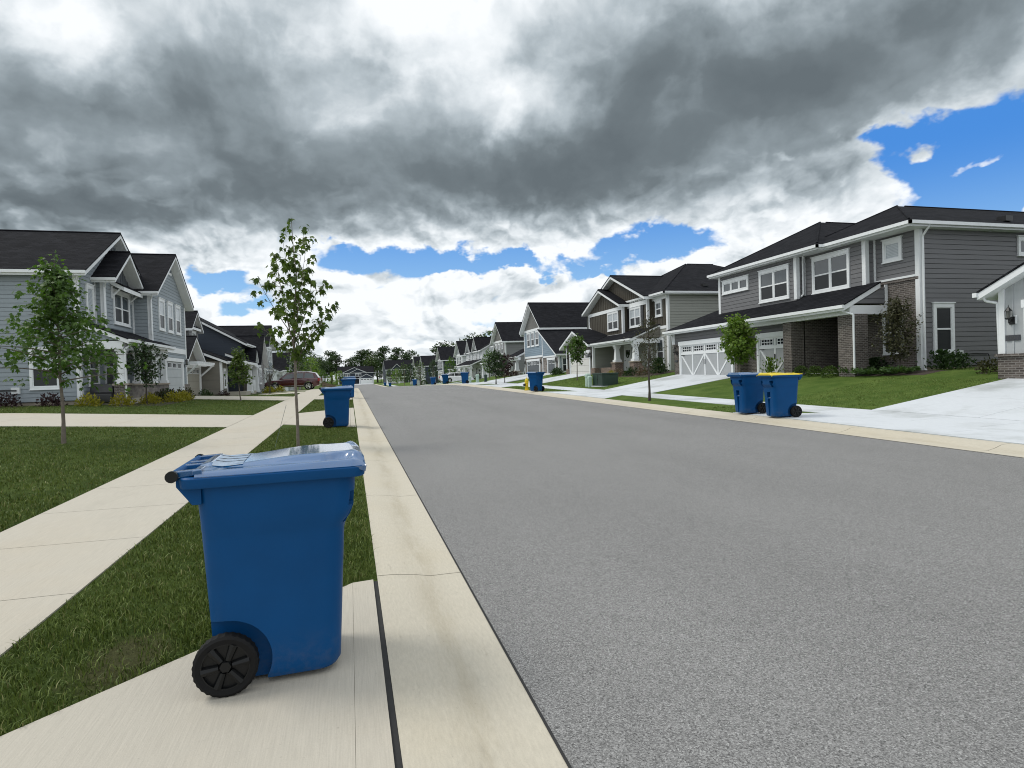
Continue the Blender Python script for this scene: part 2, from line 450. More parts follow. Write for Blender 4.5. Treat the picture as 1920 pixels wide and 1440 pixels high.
plain('hydrant_yellow', (.66, .48, .012), .45, .1, 8)
plain('utility_green', (.013, .033, .023), .5, .12, 4)
plain('utility_pale', (.36, .47, .40), .5, .08, 4)
plain('pvc', (.62, .64, .64), .4, .03, 3)
plain('plaque', (.05, .052, .06), .5, .1, 9)
plain('fence_wood', (.17, .125, .085), .9, .3, 8)

# ------------------------------------------------------------------ mesh builder
class MB:
    def __init__(self):
        self.v = []; self.f = []
    def poly(self, pts):
        k = len(self.v); self.v.extend(tuple(p) for p in pts); self.f.append(tuple(range(k, k + len(pts))))
    def prism(self, pts, vec):
        k = len(self.v); n = len(pts)
        self.v.extend(tuple(p) for p in pts)
        self.v.extend((p[0] + vec[0], p[1] + vec[1], p[2] + vec[2]) for p in pts)
        self.f.append(tuple(range(k, k + n))); self.f.append(tuple(range(k + 2 * n - 1, k + n - 1, -1)))
        for i in range(n):
            j = (i + 1) % n
            self.f.append((k + i, k + n + i, k + n + j, k + j))
    def box(self, x0, x1, y0, y1, z0, z1):
        self.prism([(x0, y0, z0), (x1, y0, z0), (x1, y1, z0), (x0, y1, z0)], (0, 0, z1 - z0))
    def tube(self, path, rad, n=8, cap=True):
        P = [Vector(p) for p in path]; k0 = len(self.v)
        rs = rad if hasattr(rad, '__len__') else [rad] * len(P)
        ref = None
        for i, p in enumerate(P):
            d = (P[min(i + 1, len(P) - 1)] - P[max(i - 1, 0)])
            if d.length < 1e-9: d = Vector((0, 0, 1))
            d.normalize()
            if ref is None:
                ref = Vector((1, 0, 0)) if abs(d.x) < .8 else Vector((0, 1, 0))
            a = d.cross(ref)
            if a.length < 1e-6: a = d.cross(Vector((0, 1, 0.3)))
            a.normalize(); b = d.cross(a); ref = b.cross(d) if False else ref
            for j in range(n):
                t = 2 * math.pi * j / n
                q = p + (a * math.cos(t) + b * math.sin(t)) * rs[i]
                self.v.append(tuple(q))
        for i in range(len(P) - 1):
            for j in range(n):
                a0 = k0 + i * n + j; a1 = k0 + i * n + (j + 1) % n
                self.f.append((a0, a1, a1 + n, a0 + n))
        if cap:
            self.f.append(tuple(range(k0 + n - 1, k0 - 1, -1)))
            self.f.append(tuple(range(k0 + (len(P) - 1) * n, k0 + len(P) * n)))
    def cyl(self, c0, c1, r0, r1=None, n=16):
        self.tube([c0, c1], [r0, r0 if r1 is None else r1], n)
    def lathe(self, prof, c=(0, 0, 0), n=20, axis='z'):
        k0 = len(self.v)
        for r, h_ in prof:
            for j in range(n):
                t = 2 * math.pi * j / n
                a, b = r * math.cos(t), r * math.sin(t)
                self.v.append((c[0] + a, c[1] + b, c[2] + h_) if axis == 'z' else (c[0] + a, c[1] + h_, c[2] + b))
        for i in range(len(prof) - 1):
            for j in range(n):
                a0 = k0 + i * n + j; a1 = k0 + i * n + (j + 1) % n
                self.f.append((a0, a1, a1 + n, a0 + n))
        self.f.append(tuple(range(k0, k0 + n))); self.f.append(tuple(range(k0 + (len(prof) - 1) * n, k0 + len(prof) * n)))
    def loft(self, rings, cap=True):
        k0 = len(self.v); n = len(rings[0])
        for r in rings: self.v.extend(tuple(p) for p in r)
        for i in range(len(rings) - 1):
            for j in range(n):
                a0 = k0 + i * n + j; a1 = k0 + i * n + (j + 1) % n
                self.f.append((a0, a1, a1 + n, a0 + n))
        if cap:
            self.f.append(tuple(range(k0 + n - 1, k0 - 1, -1)))
            self.f.append(tuple(range(k0 + (len(rings) - 1) * n, k0 + len(rings) * n)))
    def mesh(self, name, m, smooth=None, off=None, recalc=True):
        me = bpy.data.meshes.new(name)
        v = self.v
        if off is not None: v = [(p[0] - off[0], p[1] - off[1], p[2] - off[2]) for p in v]
        me.from_pydata(v, [], self.f)
        if recalc:
            bm = bmesh.new(); bm.from_mesh(me)
            bmesh.ops.recalc_face_normals(bm, faces=bm.faces); bm.to_mesh(me); bm.free()
        if m: me.materials.append(MATS[m] if isinstance(m, str) else m)
        if smooth is not None:
            me.polygons.foreach_set('use_smooth', [True] * len(me.polygons))
            me.set_sharp_from_angle(angle=R(smooth))
        return me
    def build(self, name, m, parent=None, smooth=None, off=None, bevel=0.0, recalc=True, label=None):
        if not self.f: return None
        o = bpy.data.objects.new(name, self.mesh(name, m, smooth, off, recalc))
        COL.objects.link(o)
        if parent: o.parent = parent
        if bevel:
            md = o.modifiers.new('bevel', 'BEVEL'); md.width = bevel; md.segments = 2; md.limit_method = 'ANGLE'; md.angle_limit = R(50)
        if label: o['label'] = label
        return o
def tag(o, label, cat, group=None, kind=None):
    o['label'] = label; o['category'] = cat
    if group: o['group'] = group
    if kind: o['kind'] = kind
    return o
def thing(name, label, cat, loc, group=None, rz=0.0):
    o = bpy.data.objects.new(name, None); COL.objects.link(o)
    o.location = loc; o.rotation_euler = (0, 0, rz); o.empty_display_size = .3
    return tag(o, label, cat, group)
def structure(o):
    o['kind'] = 'structure'; return o
def copy_tree(o, parent=None):
    c = o.copy(); COL.objects.link(c)
    c.parent = parent
    for ch in list(o.children): copy_tree(ch, c)
    return c
def dup(o, loc, rz=None, label=None, group=None, scale=None):
    c = copy_tree(o); c.location = loc
    if rz is not None: c.rotation_euler = (0, 0, rz)
    if label: c['label'] = label
    if group: c['group'] = group
    if scale: c.scale = scale if hasattr(scale, '__len__') else (scale,) * 3
    return c

# ------------------------------------------------------------------ terrain
HP = [(-60, -.8), (-20, -.26), (0, 0), (20, .264), (40, .53), (52, .66), (60, .68), (70, .55), (86, .28), (104, 0), (130, -.45),
      (157, -.93), (180, -.98), (245, -.9), (300, -.75), (900, -.75)]
def hgt(y):
    for i in range(len(HP) - 1):
        if y <= HP[i + 1][0] or i == len(HP) - 2:
            x0, y0 = HP[i]; x1, y1 = HP[i + 1]
            def m(k):
                k = max(1, min(len(HP) - 2, k)); return (HP[k + 1][1] - HP[k - 1][1]) / (HP[k + 1][0] - HP[k - 1][0])
            t = max(0., min(1., (y - x0) / (x1 - x0))); d = x1 - x0
            return (2*t**3 - 3*t*t + 1)*y0 + (t**3 - 2*t*t + t)*d*m(i) + (-2*t**3 + 3*t*t)*y1 + (t**3 - t*t)*d*m(i + 1)
LX = [-400, -60, -14, -11, -3.5, -1.95, .15, .25, .42, .55, .79, 5.2, 9.65, 9.9, 10.05, 10.2, 10.4, 12, 13.4, 19.6, 23, 60, 400]
LZ = [.8, .6, .55, .48, .05, .045, .045, .043, .025, .0, .0, .07, .02, .02, .05, .098, .11, .13, .16, 1.03, 1.1, 1.2, 1.4]
def lat(x, y):
    z = float(np.interp(x, LX, LZ))
    if x < -3.5:
        k = min(1, max(0, (y - 38) / 14)); k = k * k * (3 - 2 * k)
        z = z * (1 - k) + (.10 + (-.22) * min(1, (-3.5 - x) / 4)) * k
    elif x > 13.4:
        k = min(1, max(0, (y - 85) / 60))
        z = z * (1 - k) + (.16 + (z - .16) * .5) * k
    return z
def zt(x, y): return hgt(y) + lat(x, y)
def grid(mb, xs, ys, zf):
    k = len(mb.v); nx = len(xs)
    for y in ys:
        for x in xs: mb.v.append((x, y, zf(x, y)))
    for j in range(len(ys) - 1):
        for i in range(nx - 1):
            a = k + j * nx + i; mb.f.append((a, a + 1, a + nx + 1, a + nx))
YS = [-30, -15, -8, -4] + [i for i in range(-2, 40, 2)] + [i for i in range(40, 110, 3)] + [110, 120, 130, 140, 150, 160, 170, 180, 200, 220, 245, 262]
YG = YS + [300, 400, 600, 900]
XG = sorted(set([-400, -200, -100, -60, -40, -30, -24, -20, -17] + [-14 + i for i in range(0, 11)] + LX + [-2.9, 11, 12.6, 14.5, 15.5, 16.5, 17.5, 18.5, 21, 25, 30, 40, 90, 200]))
g = MB()
grid(g, XG, YG, lambda x, y: zt(x, y) - (.06 if .2 <= x <= 10.3 else 0))
structure(g.build('ground', 'grass_ground', smooth=60, recalc=False))
g = MB(); grid(g, [.79, 1.5, 3, 5.2, 7.4, 8.9, 9.65], YS, lambda x, y: zt(x, y))
structure(g.build('road', 'asphalt', smooth=60, recalc=False))
# rolled kerbs poured in lengths, with a joint every ten feet
def kerb(name, xs, y0, y1, ph):
    g = MB(); y = y0
    L = 3.05
    k = 0
    while y < y1:
        ln = L if y < 60 else 6.1
        a, b = y + ph, y + ph + ln - (.012 if y < 40 else 0)
        k0 = len(g.v); n = len(xs)
        ysub = [a, (a + b) / 2, b]
        grid(g, xs, ysub, lambda x, yy: zt(x, yy) + .004)
        for yy in (a, b):                                    # end faces of the joint
            p = [(x, yy, zt(x, yy) + .004) for x in xs]; g.poly(p + [(xs[-1], yy, zt(xs[-1], yy) - .08), (xs[0], yy, zt(xs[0], yy) - .08)])
        for xx in (xs[0], xs[-1]):
            g.poly([(xx, a, zt(xx, a) + .004), (xx, b, zt(xx, b) + .004), (xx, b, zt(xx, b) - .08), (xx, a, zt(xx, a) - .08)])
        y += ln
    return structure(g.build(name, 'concrete_kerb', smooth=50, recalc=False))
kerb('kerb', [.15, .2, .25, .33, .42, .48, .55, .66, .785], -8, 200, -.0 + 0.47)
kerb('kerb', [9.655, 9.75, 9.9, 9.97, 10.05, 10.12, 10.2, 10.3, 10.4], -8, 250, .2)
g = MB()
for xs in ([.783, .797], [9.645, 9.660]): grid(g, xs, YS, lambda x, y: zt(x, y) + .0065)
structure(g.build('tar_seam', 'joint', recalc=False))
# pavements: single slabs with open joints
def slabs(name, m, x0, x1, y0, y1, L, dz=.012, gap=.010, ph=0.0):
    g = MB(); y = y0
    nx = [x0, (x0 + x1) / 2, x1]
    while y < y1:
        a, b = y, y + L - gap
        ys = [a, b] if L < 3 else list(np.linspace(a, b, 4))
        k0 = len(g.v)
        grid(g, nx, ys, lambda x, yy: zt(x, yy) + dz)
        per = [(x0, a), (x1, a), (x1, b), (x0, b)]
        for i in range(4):
            p, q = per[i], per[(i + 1) % 4]
            g.poly([(p[0], p[1], zt(*p) + dz), (q[0], q[1], zt(*q) + dz), (q[0], q[1], zt(*q) - .04), (p[0], p[1], zt(*p) - .04)])
        y += L
    return structure(g.build(name, m, recalc=False))
slabs('pavement', 'concrete', -3.47, -1.95, -1.1, 30, 1.53)
slabs('pavement', 'concrete', -3.47, -1.95, 29.5, 200, 6.1)
slabs('pavement', 'concrete_new', 12.0, 13.4, 0, 30, 1.53)
slabs('pavement', 'concrete_new', 12.0, 13.4, 30.6, 240, 6.1)
def drape(g, quad, nx=8, ny=8, dz=.016):
    (ax, ay), (bx, by), (cx, cy), (ex, ey) = quad
    k0 = len(g.v)
    rows = []
    for j in range(ny + 1):
        t = j / ny
        for i in range(nx + 1):
            s = i / nx
            x = (ax * (1 - s) + bx * s) * (1 - t) + (ex * (1 - s) + cx * s) * t
            y = (ay * (1 - s) + by * s) * (1 - t) + (ey * (1 - s) + cy * s) * t
            g.v.append((x, y, zt(x, y) + dz))
    for j in range(ny):
        for i in range(nx):
            a = k0 + j * (nx + 1) + i; g.f.append((a, a + 1, a + nx + 2, a + nx + 1))
    per = quad + [quad[0]]
    for i in range(4):
        p, q = per[i], per[i + 1]
        m_ = 6
        for s in range(m_):
            u = [p[0] + (q[0] - p[0]) * s / m_, p[1] + (q[1] - p[1]) * s / m_]; w = [p[0] + (q[0] - p[0]) * (s + 1) / m_, p[1] + (q[1] - p[1]) * (s + 1) / m_]
            g.poly([(u[0], u[1], zt(*u) + dz), (w[0], w[1], zt(*w) + dz), (w[0], w[1], zt(*w) - .05), (u[0], u[1], zt(*u) - .05)])
DRIVES = []
def driveway(m, quads, name='driveway'):
    g = MB()
    for q in quads:
        DRIVES.append(q)
        Q = [Vector(p) for p in q]
        lx = max((Q[1] - Q[0]).length, (Q[2] - Q[3]).length); ly = max((Q[3] - Q[0]).length, (Q[2] - Q[1]).length)
        nx, ny = max(1, round(lx / 3.2)), max(1, round(ly / 3.2))
        def at(s, t): return (Q[0] * (1 - s) + Q[1] * s) * (1 - t) + (Q[3] * (1 - s) + Q[2] * s) * t
        ex, ey = .0045 / max(lx, .1), .0045 / max(ly, .1)
        for i in range(nx):
            for j in range(ny):
                s0, s1 = i / nx + (ex if i else 0), (i + 1) / nx - (ex if i < nx - 1 else 0); t0, t1 = j / ny + (ey if j else 0), (j + 1) / ny - (ey if j < ny - 1 else 0)
                drape(g, [tuple(at(s0, t0)), tuple(at(s1, t0)), tuple(at(s1, t1)), tuple(at(s0, t1))], 5, 5)
    return structure(g.build(name, m, recalc=False))
def drive_left(m, ya, yb, xg, fl=2.2, yg=None):
    g0, g1 = yg or (ya, yb)
    driveway(m, [[(-1.94, ya), (-.02, ya - fl), (-.02, yb + fl), (-1.94, yb)], [(-.015, ya - fl), (.125, ya - fl), (.125, yb + fl), (-.015, yb + fl)],
                 [(xg, g0), (-3.48, ya), (-3.48, yb), (xg, g1)]])
def drive_right(m, ya, yb, xg, fl=1.4, yg=None):
    g0, g1 = yg or (ya, yb)
    driveway(m, [[(10.42, ya - fl), (11.99, ya), (11.99, yb), (10.42, yb + fl)],
                 [(13.41, ya), (15.5, (ya + g0) / 2 if g0 != ya else ya), (15.5, (yb + g1) / 2 if g1 != yb else yb), (13.41, yb)],
                 [(15.51, (ya + g0) / 2), (xg, g0), (xg, g1), (15.51, (yb + g1) / 2)]])
# the apron under the nearest cart (drive of a house behind the viewer)
driveway('concrete', [[(-1.94, -2.5), (-.0285, -4.5), (-.0285, 4.54), (-1.94, 2.68)], [(-.0275, -4.5), (.118, -4.5), (.118, 4.56), (-.027, 4.54)],
                      [(-9, -2.5), (-3.48, -2.5), (-3.48, 2.68), (-9, 2.68)]])
g = MB(); grid(g, [.1175, .1495], [-6, -2, 1, 3, 4.56], lambda x, y: zt(.15, y) + .001)
structure(g.build('expansion_joint', 'joint', recalc=False))
drive_left('concrete', 19.2, 24.0, -22, 2.0)
drive_left('concrete', 35.6, 40.6, -9.7, 2.0)
drive_left('concrete', 46.5, 51.0, -10.9, 2.0)
drive_left('concrete', 60.5, 65.5, -11, 2.0)
drive_left('concrete', 86, 91, -11, 2.0)
driveway('concrete', [[(-7.3, 53.8), (-3.48, 54.0), (-3.48, 55.2), (-7.3, 55.2)]], 'path')
drive_right('concrete_new', 4.6, 13.1, 18.25, 1.8)
drive_right('concrete_new', 25.4, 30.6, 18.28, 1.6, (25.2, 31.3))
drive_right('concrete_new', 43.4, 48.2, 17.98, 1.6)
drive_right('concrete_new', 52.6, 63.0, 18.48, 1.6)
drive_right('concrete_new', 82, 87, 18.9, 1.6)
drive_right('concrete_new', 100, 105, 18.9, 1.6)
drive_right('concrete_new', 118, 123, 18.9, 1.6)
drive_right('concrete_new', 139, 144, 18.9, 1.6)
g = MB(); grid(g, [.3, 3, 5.2, 8, 10.2], [262, 272, 285, 292], lambda x, y: hgt(y) + .05)
structure(g.build('driveway', 'concrete_new', recalc=False))
# ------------------------------------------------------------------ house builder
# every house is written in d (depth from the street), s (along the street) and z; sg = +1 right side of the street, -1 left side
def clip(poly, axis, val, keep_gt):
    out = []
    n = len(poly)
    for i in range(n):
        p, q = poly[i], poly[(i + 1) % n]
        a = (p[axis] - val) if keep_gt else (val - p[axis]); b = (q[axis] - val) if keep_gt else (val - q[axis])
        if a >= 0: out.append(p)
        if (a > 0 and b < 0) or (a < 0 and b > 0):
            t = a / (a - b); out.append((p[0] + (q[0] - p[0]) * t, p[1] + (q[1] - p[1]) * t))
    return out
class House:
    def __init__(self, name, label, sg, org, loc=None, rz=0.0, group=None, far=False):
        self.sg = sg; self.o = org
        self.root = thing(name, label, 'house', loc if loc else (sg * org[0], org[1], org[2]), group, rz)
        self.trim = MB(); self.far = far
        self.course = .30 if far else .178
    def P(self, d, s, z): return (self.sg * (d - self.o[0]), s - self.o[1], z - self.o[2])
    # frame: pl 'f' front (const d), 'n' near end (const s), 'x' far end (const s); a runs along the wall, o sticks out
    def W(self, pl, c, a, z, o=0.0):
        if pl == 'f': return self.P(c - o, a, z)
        if pl == 'b': return self.P(c + o, a, z)
        if pl == 'n': return self.P(a, c - o, z)
        return self.P(a, c + o, z)
    def pbox(self, mb, pl, c, a0, a1, z0, z1, o0, o1):
        mb.prism([self.W(pl, c, a0, z0, o0), self.W(pl, c, a1, z0, o0), self.W(pl, c, a1, z0, o1), self.W(pl, c, a0, z0, o1)], (0, 0, z1 - z0))
    def bar(self, mb, pl, c, p, q, w, o0, o1):
        # a board lying on the wall from p to q (a,z), width w
        dx_, dz_ = q[0] - p[0], q[1] - p[1]; L = math.hypot(dx_, dz_); nx, nz = -dz_ / L * w / 2, dx_ / L * w / 2
        pts = [(p[0] + nx, p[1] + nz), (q[0] + nx, q[1] + nz), (q[0] - nx, q[1] - nz), (p[0] - nx, p[1] - nz)]
        A = [self.W(pl, c, a, z, o0) for a, z in pts]; B = [self.W(pl, c, a, z, o1) for a, z in pts]
        k = len(mb.v); mb.v.extend(A + B)
        mb.f.extend([(k, k+1, k+2, k+3), (k+7, k+6, k+5, k+4)] + [(k+i, k+4+i, k+4+(i+1) % 4, k+(i+1) % 4) for i in range(4)])
    def wall(self, mb, pl, c, poly, kind='lap'):
        zs = [p[1] for p in poly]; z0, z1 = min(zs), max(zs)
        if kind == 'lap':
            z = z0; lip = .034; gv = .017 if not self.far else .03
            mb.poly([self.W(pl, c, a, zz, .002) for a, zz in poly])
            while z < z1 - 1e-4:
                t = min(z + self.course, z1)
                q = clip(clip(poly, 1, z + gv, True), 1, t, False)
                if len(q) >= 3:
                    off = lambda zz: lip - .010 * (zz - z) / self.course
                    mb.poly([self.W(pl, c, a, zz, off(zz)) for a, zz in q])
                    for zq in (z + gv, t):
                        e = sorted([a for a, zz in q if abs(zz - zq) < 1e-5])
                        if len(e) >= 2: mb.poly([self.W(pl, c, e[0], zq, off(zq)), self.W(pl, c, e[-1], zq, off(zq)), self.W(pl, c, e[-1], zq, .002), self.W(pl, c, e[0], zq, .002)])
                z = t
        else:
            mb.poly([self.W(pl, c, a, zz, .006) for a, zz in poly])
            if kind == 'batten':
                a0, a1 = min(p[0] for p in poly), max(p[0] for p in poly)
                n = max(2, int(round((a1 - a0) / .33)))
                for i in range(1, n):
                    a = a0 + (a1 - a0) * i / n
                    q = clip(clip(poly, 0, a - .022, True), 0, a + .022, False)
                    if len(q) >= 3:
                        zz = [p[1] for p in q]
                        self.pbox(mb, pl, c, a - .022, a + .022, min(zz), max(zz) - .005, .006, .028)
    def rect(self, mb, pl, c, a0, a1, z0, z1, kind='lap'):
        self.wall(mb, pl, c, [(a0, z0), (a1, z0), (a1, z1), (a0, z1)], kind)
    def volume(self, mb, d0, d1, s0, s1, z0, z1, kind='lap', sides='fnxb'):
        if 'f' in sides: self.rect(mb, 'f', d0, s0, s1, z0, z1, kind)
        if 'n' in sides: self.rect(mb, 'n', s0, d0, d1, z0, z1, kind)
        if 'x' in sides: self.rect(mb, 'x', s1, d0, d1, z0, z1, kind)
        if 'b' in sides: self.rect(mb, 'b', d1, s0, s1, z0, z1, 'flat')
    def done(self, mb, name, m, **k): return mb.build(name, m, self.root, recalc=k.pop('recalc', False), **k)
    def corner(self, d, s, z0, z1, near=True, w=.13):
        # corner board wrapping the front / end corner
        t = .045
        s0, s1 = (s - t, s + w) if near else (s - w, s + t)
        k = self.P(d - t, s0, z0); q = self.P(d + w, s1, z1)
        m_ = MB(); m_.box(min(k[0], q[0]), max(k[0], q[0]), min(k[1], q[1]), max(k[1], q[1]), min(k[2], q[2]), max(k[2], q[2])); m_.build('corner_board', 'white_trim', self.root)
    def band(self, pl, c, a0, a1, z0, z1, o=.05): m_ = MB(); self.pbox(m_, pl, c, a0, a1, z0, z1, 0, o); m_.build('trim_board', 'white_trim', self.root)
    # roofs: a dark shingle slab on a white fascia and soffit slab
    def slab(self, rf, fa, pts, th=.05, fth=.19, inset=None):
        P = [self.P(*p) for p in pts]
        rf.prism([(p[0], p[1], p[2] - th) for p in P], (0, 0, th))
        c = [sum(p[i] for p in P) / len(P) for i in range(2)]
        Q = []
        for p in P:
            v = Vector((c[0] - p[0], c[1] - p[1])); L = v.length
            v = v / L * .028
            Q.append((p[0] + v.x, p[1] + v.y, p[2] - th))
        fa.prism([(p[0], p[1], p[2] - fth) for p in Q], (0, 0, fth - .004))
    def gable(self, d0, d1, s0, s1, ze, zr, axis='d', sm=None, parts=None, fth=.19):
        rf, fa = MB(), MB()
        if axis == 'd':
            m = (s0 + s1) / 2 if sm is None else sm
            self.slab(rf, fa, [(d0, s0, ze), (d1, s0, ze), (d1, m, zr), (d0, m, zr)], fth=fth)
            self.slab(rf, fa, [(d0, s1, ze), (d0, m, zr), (d1, m, zr), (d1, s1, ze)], fth=fth)
            ridge = [self.P(d0 + .02, m, zr + .01), self.P(d1, m, zr + .01)]
        else:
            m = (d0 + d1) / 2 if sm is None else sm
            self.slab(rf, fa, [(d0, s0, ze), (d0, s1, ze), (m, s1, zr), (m, s0, zr)], fth=fth)
            self.slab(rf, fa, [(d1, s0, ze), (m, s0, zr), (m, s1, zr), (d1, s1, ze)], fth=fth)
            ridge = [self.P(m, s0 + .02, zr + .01), self.P(m, s1 - .02, zr + .01)]
        rf.tube(ridge, .05, 6)
        r = rf.build('roof', 'shingle', self.root); fa.build('fascia', 'white_trim', r)
        return r
    def hip(self, d0, d1, s0, s1, ze, zr, run0, run1, axis='d', sm=None):
        rf, fa = MB(), MB(); th = .05
        if axis == 'd':
            m = (s0 + s1) / 2 if sm is None else sm
            A, B = (d0 + run0, m, zr), (d1 - run1, m, zr)
            f = [[(d0, s0, ze), (d1, s0, ze), B, A], [(d0, s1, ze), A, B, (d1, s1, ze)], [(d0, s0, ze), A, (d0, s1, ze)], [(d1, s0, ze), (d1, s1, ze), B]]
        else:
            m = (d0 + d1) / 2 if sm is None else sm
            A, B = (m, s0 + run0, zr), (m, s1 - run1, zr)
            f = [[(d0, s0, ze), A, B, (d0, s1, ze)], [(d1, s0, ze), (d1, s1, ze), B, A], [(d0, s0, ze), (d1, s0, ze), A], [(d0, s1, ze), B, (d1, s1, ze)]]
        for q in f: rf.poly([self.P(*p) for p in q])
        rf.poly([self.P(*p) for p in ((d0, s0, ze), (d0, s1, ze), (d1, s1, ze), (d1, s0, ze))])
        hips = [((d0, s0, ze), A), ((d0, s1, ze), A if axis == 'd' else B), (A, B)]
        for p, q in hips:
            p = tuple(p[i] + (q[i] - p[i]) * .05 for i in range(3)); rf.tube([self.P(p[0], p[1], p[2] + .005), self.P(q[0], q[1], q[2] + .005)], .04, 6)
        i = .03
        k = self.P(d0 + i, s0 + i, ze - .20); q = self.P(d1 - i, s1 - i, ze - .006)
        fa.box(min(k[0], q[0]), max(k[0], q[0]), k[1], q[1], k[2], q[2])
        r = rf.build('roof', 'shingle', self.root)
        fa.build('fascia', 'white_trim', r)
        # ogee gutters along the four eaves
        gt_ = MB()
        for (a, b) in (((d0, s0), (d0, s1)), ((d0, s0), (d1, s0)), ((d0, s1), (d1, s1))):
            e = .07
            if a[0] == b[0]: k = self.P(a[0] - e, a[1] - e, ze - .13); q = self.P(a[0] + .03, b[1] + e, ze - .012)
            else:
                sgn = -1 if a[1] == s0 else 1
                ss = sorted((a[1], a[1] + sgn * e)); k = self.P(a[0] - e, ss[0], ze - .13); q = self.P(b[0], ss[1], ze - .012)
            gt_.box(min(k[0], q[0]), max(k[0], q[0]), min(k[1], q[1]), max(k[1], q[1]), k[2], q[2])
        gt_.build('gutter', 'white_trim', r)
        return r
    def shed(self, d0, z0, d1, z1, s0, s1, gutter=True):
        rf, fa = MB(), MB()
        self.slab(rf, fa, [(d0, s0, z0), (d0, s1, z0), (d1, s1, z1), (d1, s0, z1)])
        r = rf.build('roof', 'shingle', self.root); fa.build('fascia', 'white_trim', r)
        if gutter: self.eave_gutter(r, d0, s0, s1, z0)
        return r
    def eave_gutter(self, r, d, s0, s1, ze):
        g_ = MB(); k = self.P(d - .09, s0, ze - .15); q = self.P(d + .01, s1, ze - .03)
        g_.box(min(k[0], q[0]), max(k[0], q[0]), k[1], q[1], k[2], q[2]); g_.build('gutter', 'white_trim', r)
    def end_gutter(self, r, s, d0, d1, ze, sgn=-1):
        g_ = MB(); ss = sorted((s + sgn * .09, s - sgn * .01)); k = self.P(d0, ss[0], ze - .15); q = self.P(d1, ss[1], ze - .03)
        g_.box(min(k[0], q[0]), max(k[0], q[0]), k[1], q[1], k[2], q[2]); g_.build('gutter', 'white_trim', r)
    def downspout(self, pts, r=.04):
        g_ = MB(); P = [self.P(*p) for p in pts]
        for p, q in zip(P, P[1:]): g_.tube([p, q], r, 8)
        g_.build('downspout', 'white_trim', self.root, smooth=50)
    def window(self, pl, c, a0, a1, z0, z1, sash=1, rows=2, upper='glass_sky', lower='screen', cas=.10, head=.15, grid_=None):
        """casing and mullions (window) with a child pane per light"""
        f = MB(); o = .085
        f_ = lambda *q: self.pbox(f, pl, c, *q)
        f_(a0, a0 + cas, z0, z1, 0, o); f_(a1 - cas, a1, z0, z1, 0, o)
        f_(a0 + cas, a1 - cas, z0, z0 + cas, 0, o); f_(a0 + cas, a1 - cas, z1 - head, z1, 0, o)
        f_(a0 - .04, a1 + .04, z1, z1 + .035, 0, o + .03)
        if not self.far: f_(a0 - .03, a1 + .03, z0 - .035, z0, 0, o + .02)
        ia, ib, iz, jz = a0 + cas, a1 - cas, z0 + cas, z1 - head
        mw = .075; w = (ib - ia - mw * (sash - 1)) / sash
        panes = []
        for i in range(sash):
            x0 = ia + i * (w + mw); x1 = x0 + w
            if i: f_(x0 - mw, x0, iz, jz, 0, o - .004)
            fr = .035
            f_(x0, x0 + fr, iz, jz, 0, o - .018); f_(x1 - fr, x1, iz, jz, 0, o - .018)
            f_(x0 + fr, x1 - fr, iz, iz + fr, 0, o - .018); f_(x0 + fr, x1 - fr, jz - fr, jz, 0, o - .018)
            zm = (iz + jz) / 2
            if rows == 2:
                f_(x0 + fr, x1 - fr, zm - .03, zm + .03, 0, o - .016)
                panes.append((x0 + fr, x1 - fr, zm + .03, jz - fr, upper)); panes.append((x0 + fr, x1 - fr, iz + fr, zm - .03, lower))
            else: panes.append((x0 + fr, x1 - fr, iz + fr, jz - fr, upper))
            if grid_:
                for p in [q for q in panes if q[0] == x0 + fr][:1]:
                    for k in range(1, grid_[0]):
                        xx = p[0] + (p[1] - p[0]) * k / grid_[0]; f_(xx - .012, xx + .012, p[2], p[3], 0, o - .02)
                    for k in range(1, grid_[1]):
                        zz = p[2] + (p[3] - p[2]) * k / grid_[1]; f_(p[0], p[1], zz - .012, zz + .012, 0, o - .022)
        w_ = f.build('window', 'white_trim', self.root)
        for x0, x1, y0, y1, mt in panes:
            g_ = MB(); self.pbox(g_, pl, c, x0, x1, y0, y1, .036, .044); g_.build('pane', mt, w_)
            if mt == 'blind' and not self.far:
                b_ = MB(); z = y0 + .02
                while z < y1: self.pbox(b_, pl, c, x0, x1, z, z + .006, .044, .0455); z += .055
                b_.build('blind_slats', 'white_trim', w_)
        return w_
    def garage(self, c, a0, a1, z0, z1, style='panel', m='door_lightgrey', pl='f', lights=4, casing=.14, head=.22):
        d_ = MB(); n = 4; S_ = .066
        pb, br_ = self.pbox, self.bar
        def pbox_(mb, pl, c, a0, a1, z0, z1, o0, o1): pb(mb, pl, c, a0, a1, z0, z1, o0 + S_, o1 + S_)
        def bar_(mb, pl, c, p, q, w, o0, o1): br_(mb, pl, c, p, q, w, o0 + S_, o1 + S_)
        if style == 'carriage':
            pbox_(d_, pl, c, a0, a1, z0, z1, -.06, -.02)
        else:
            for i in range(n):
                za = z0 + (z1 - z0) * i / n; zb = z0 + (z1 - z0) * (i + 1) / n - .014
                pbox_(d_, pl, c, a0, a1, za, zb, -.06, -.02)
        dr = d_.build('garage_door', m, self.root)
        zt0 = z1 - (z1 - z0) * .24
        w = (a1 - a0) / lights
        gl, fr = MB(), MB()
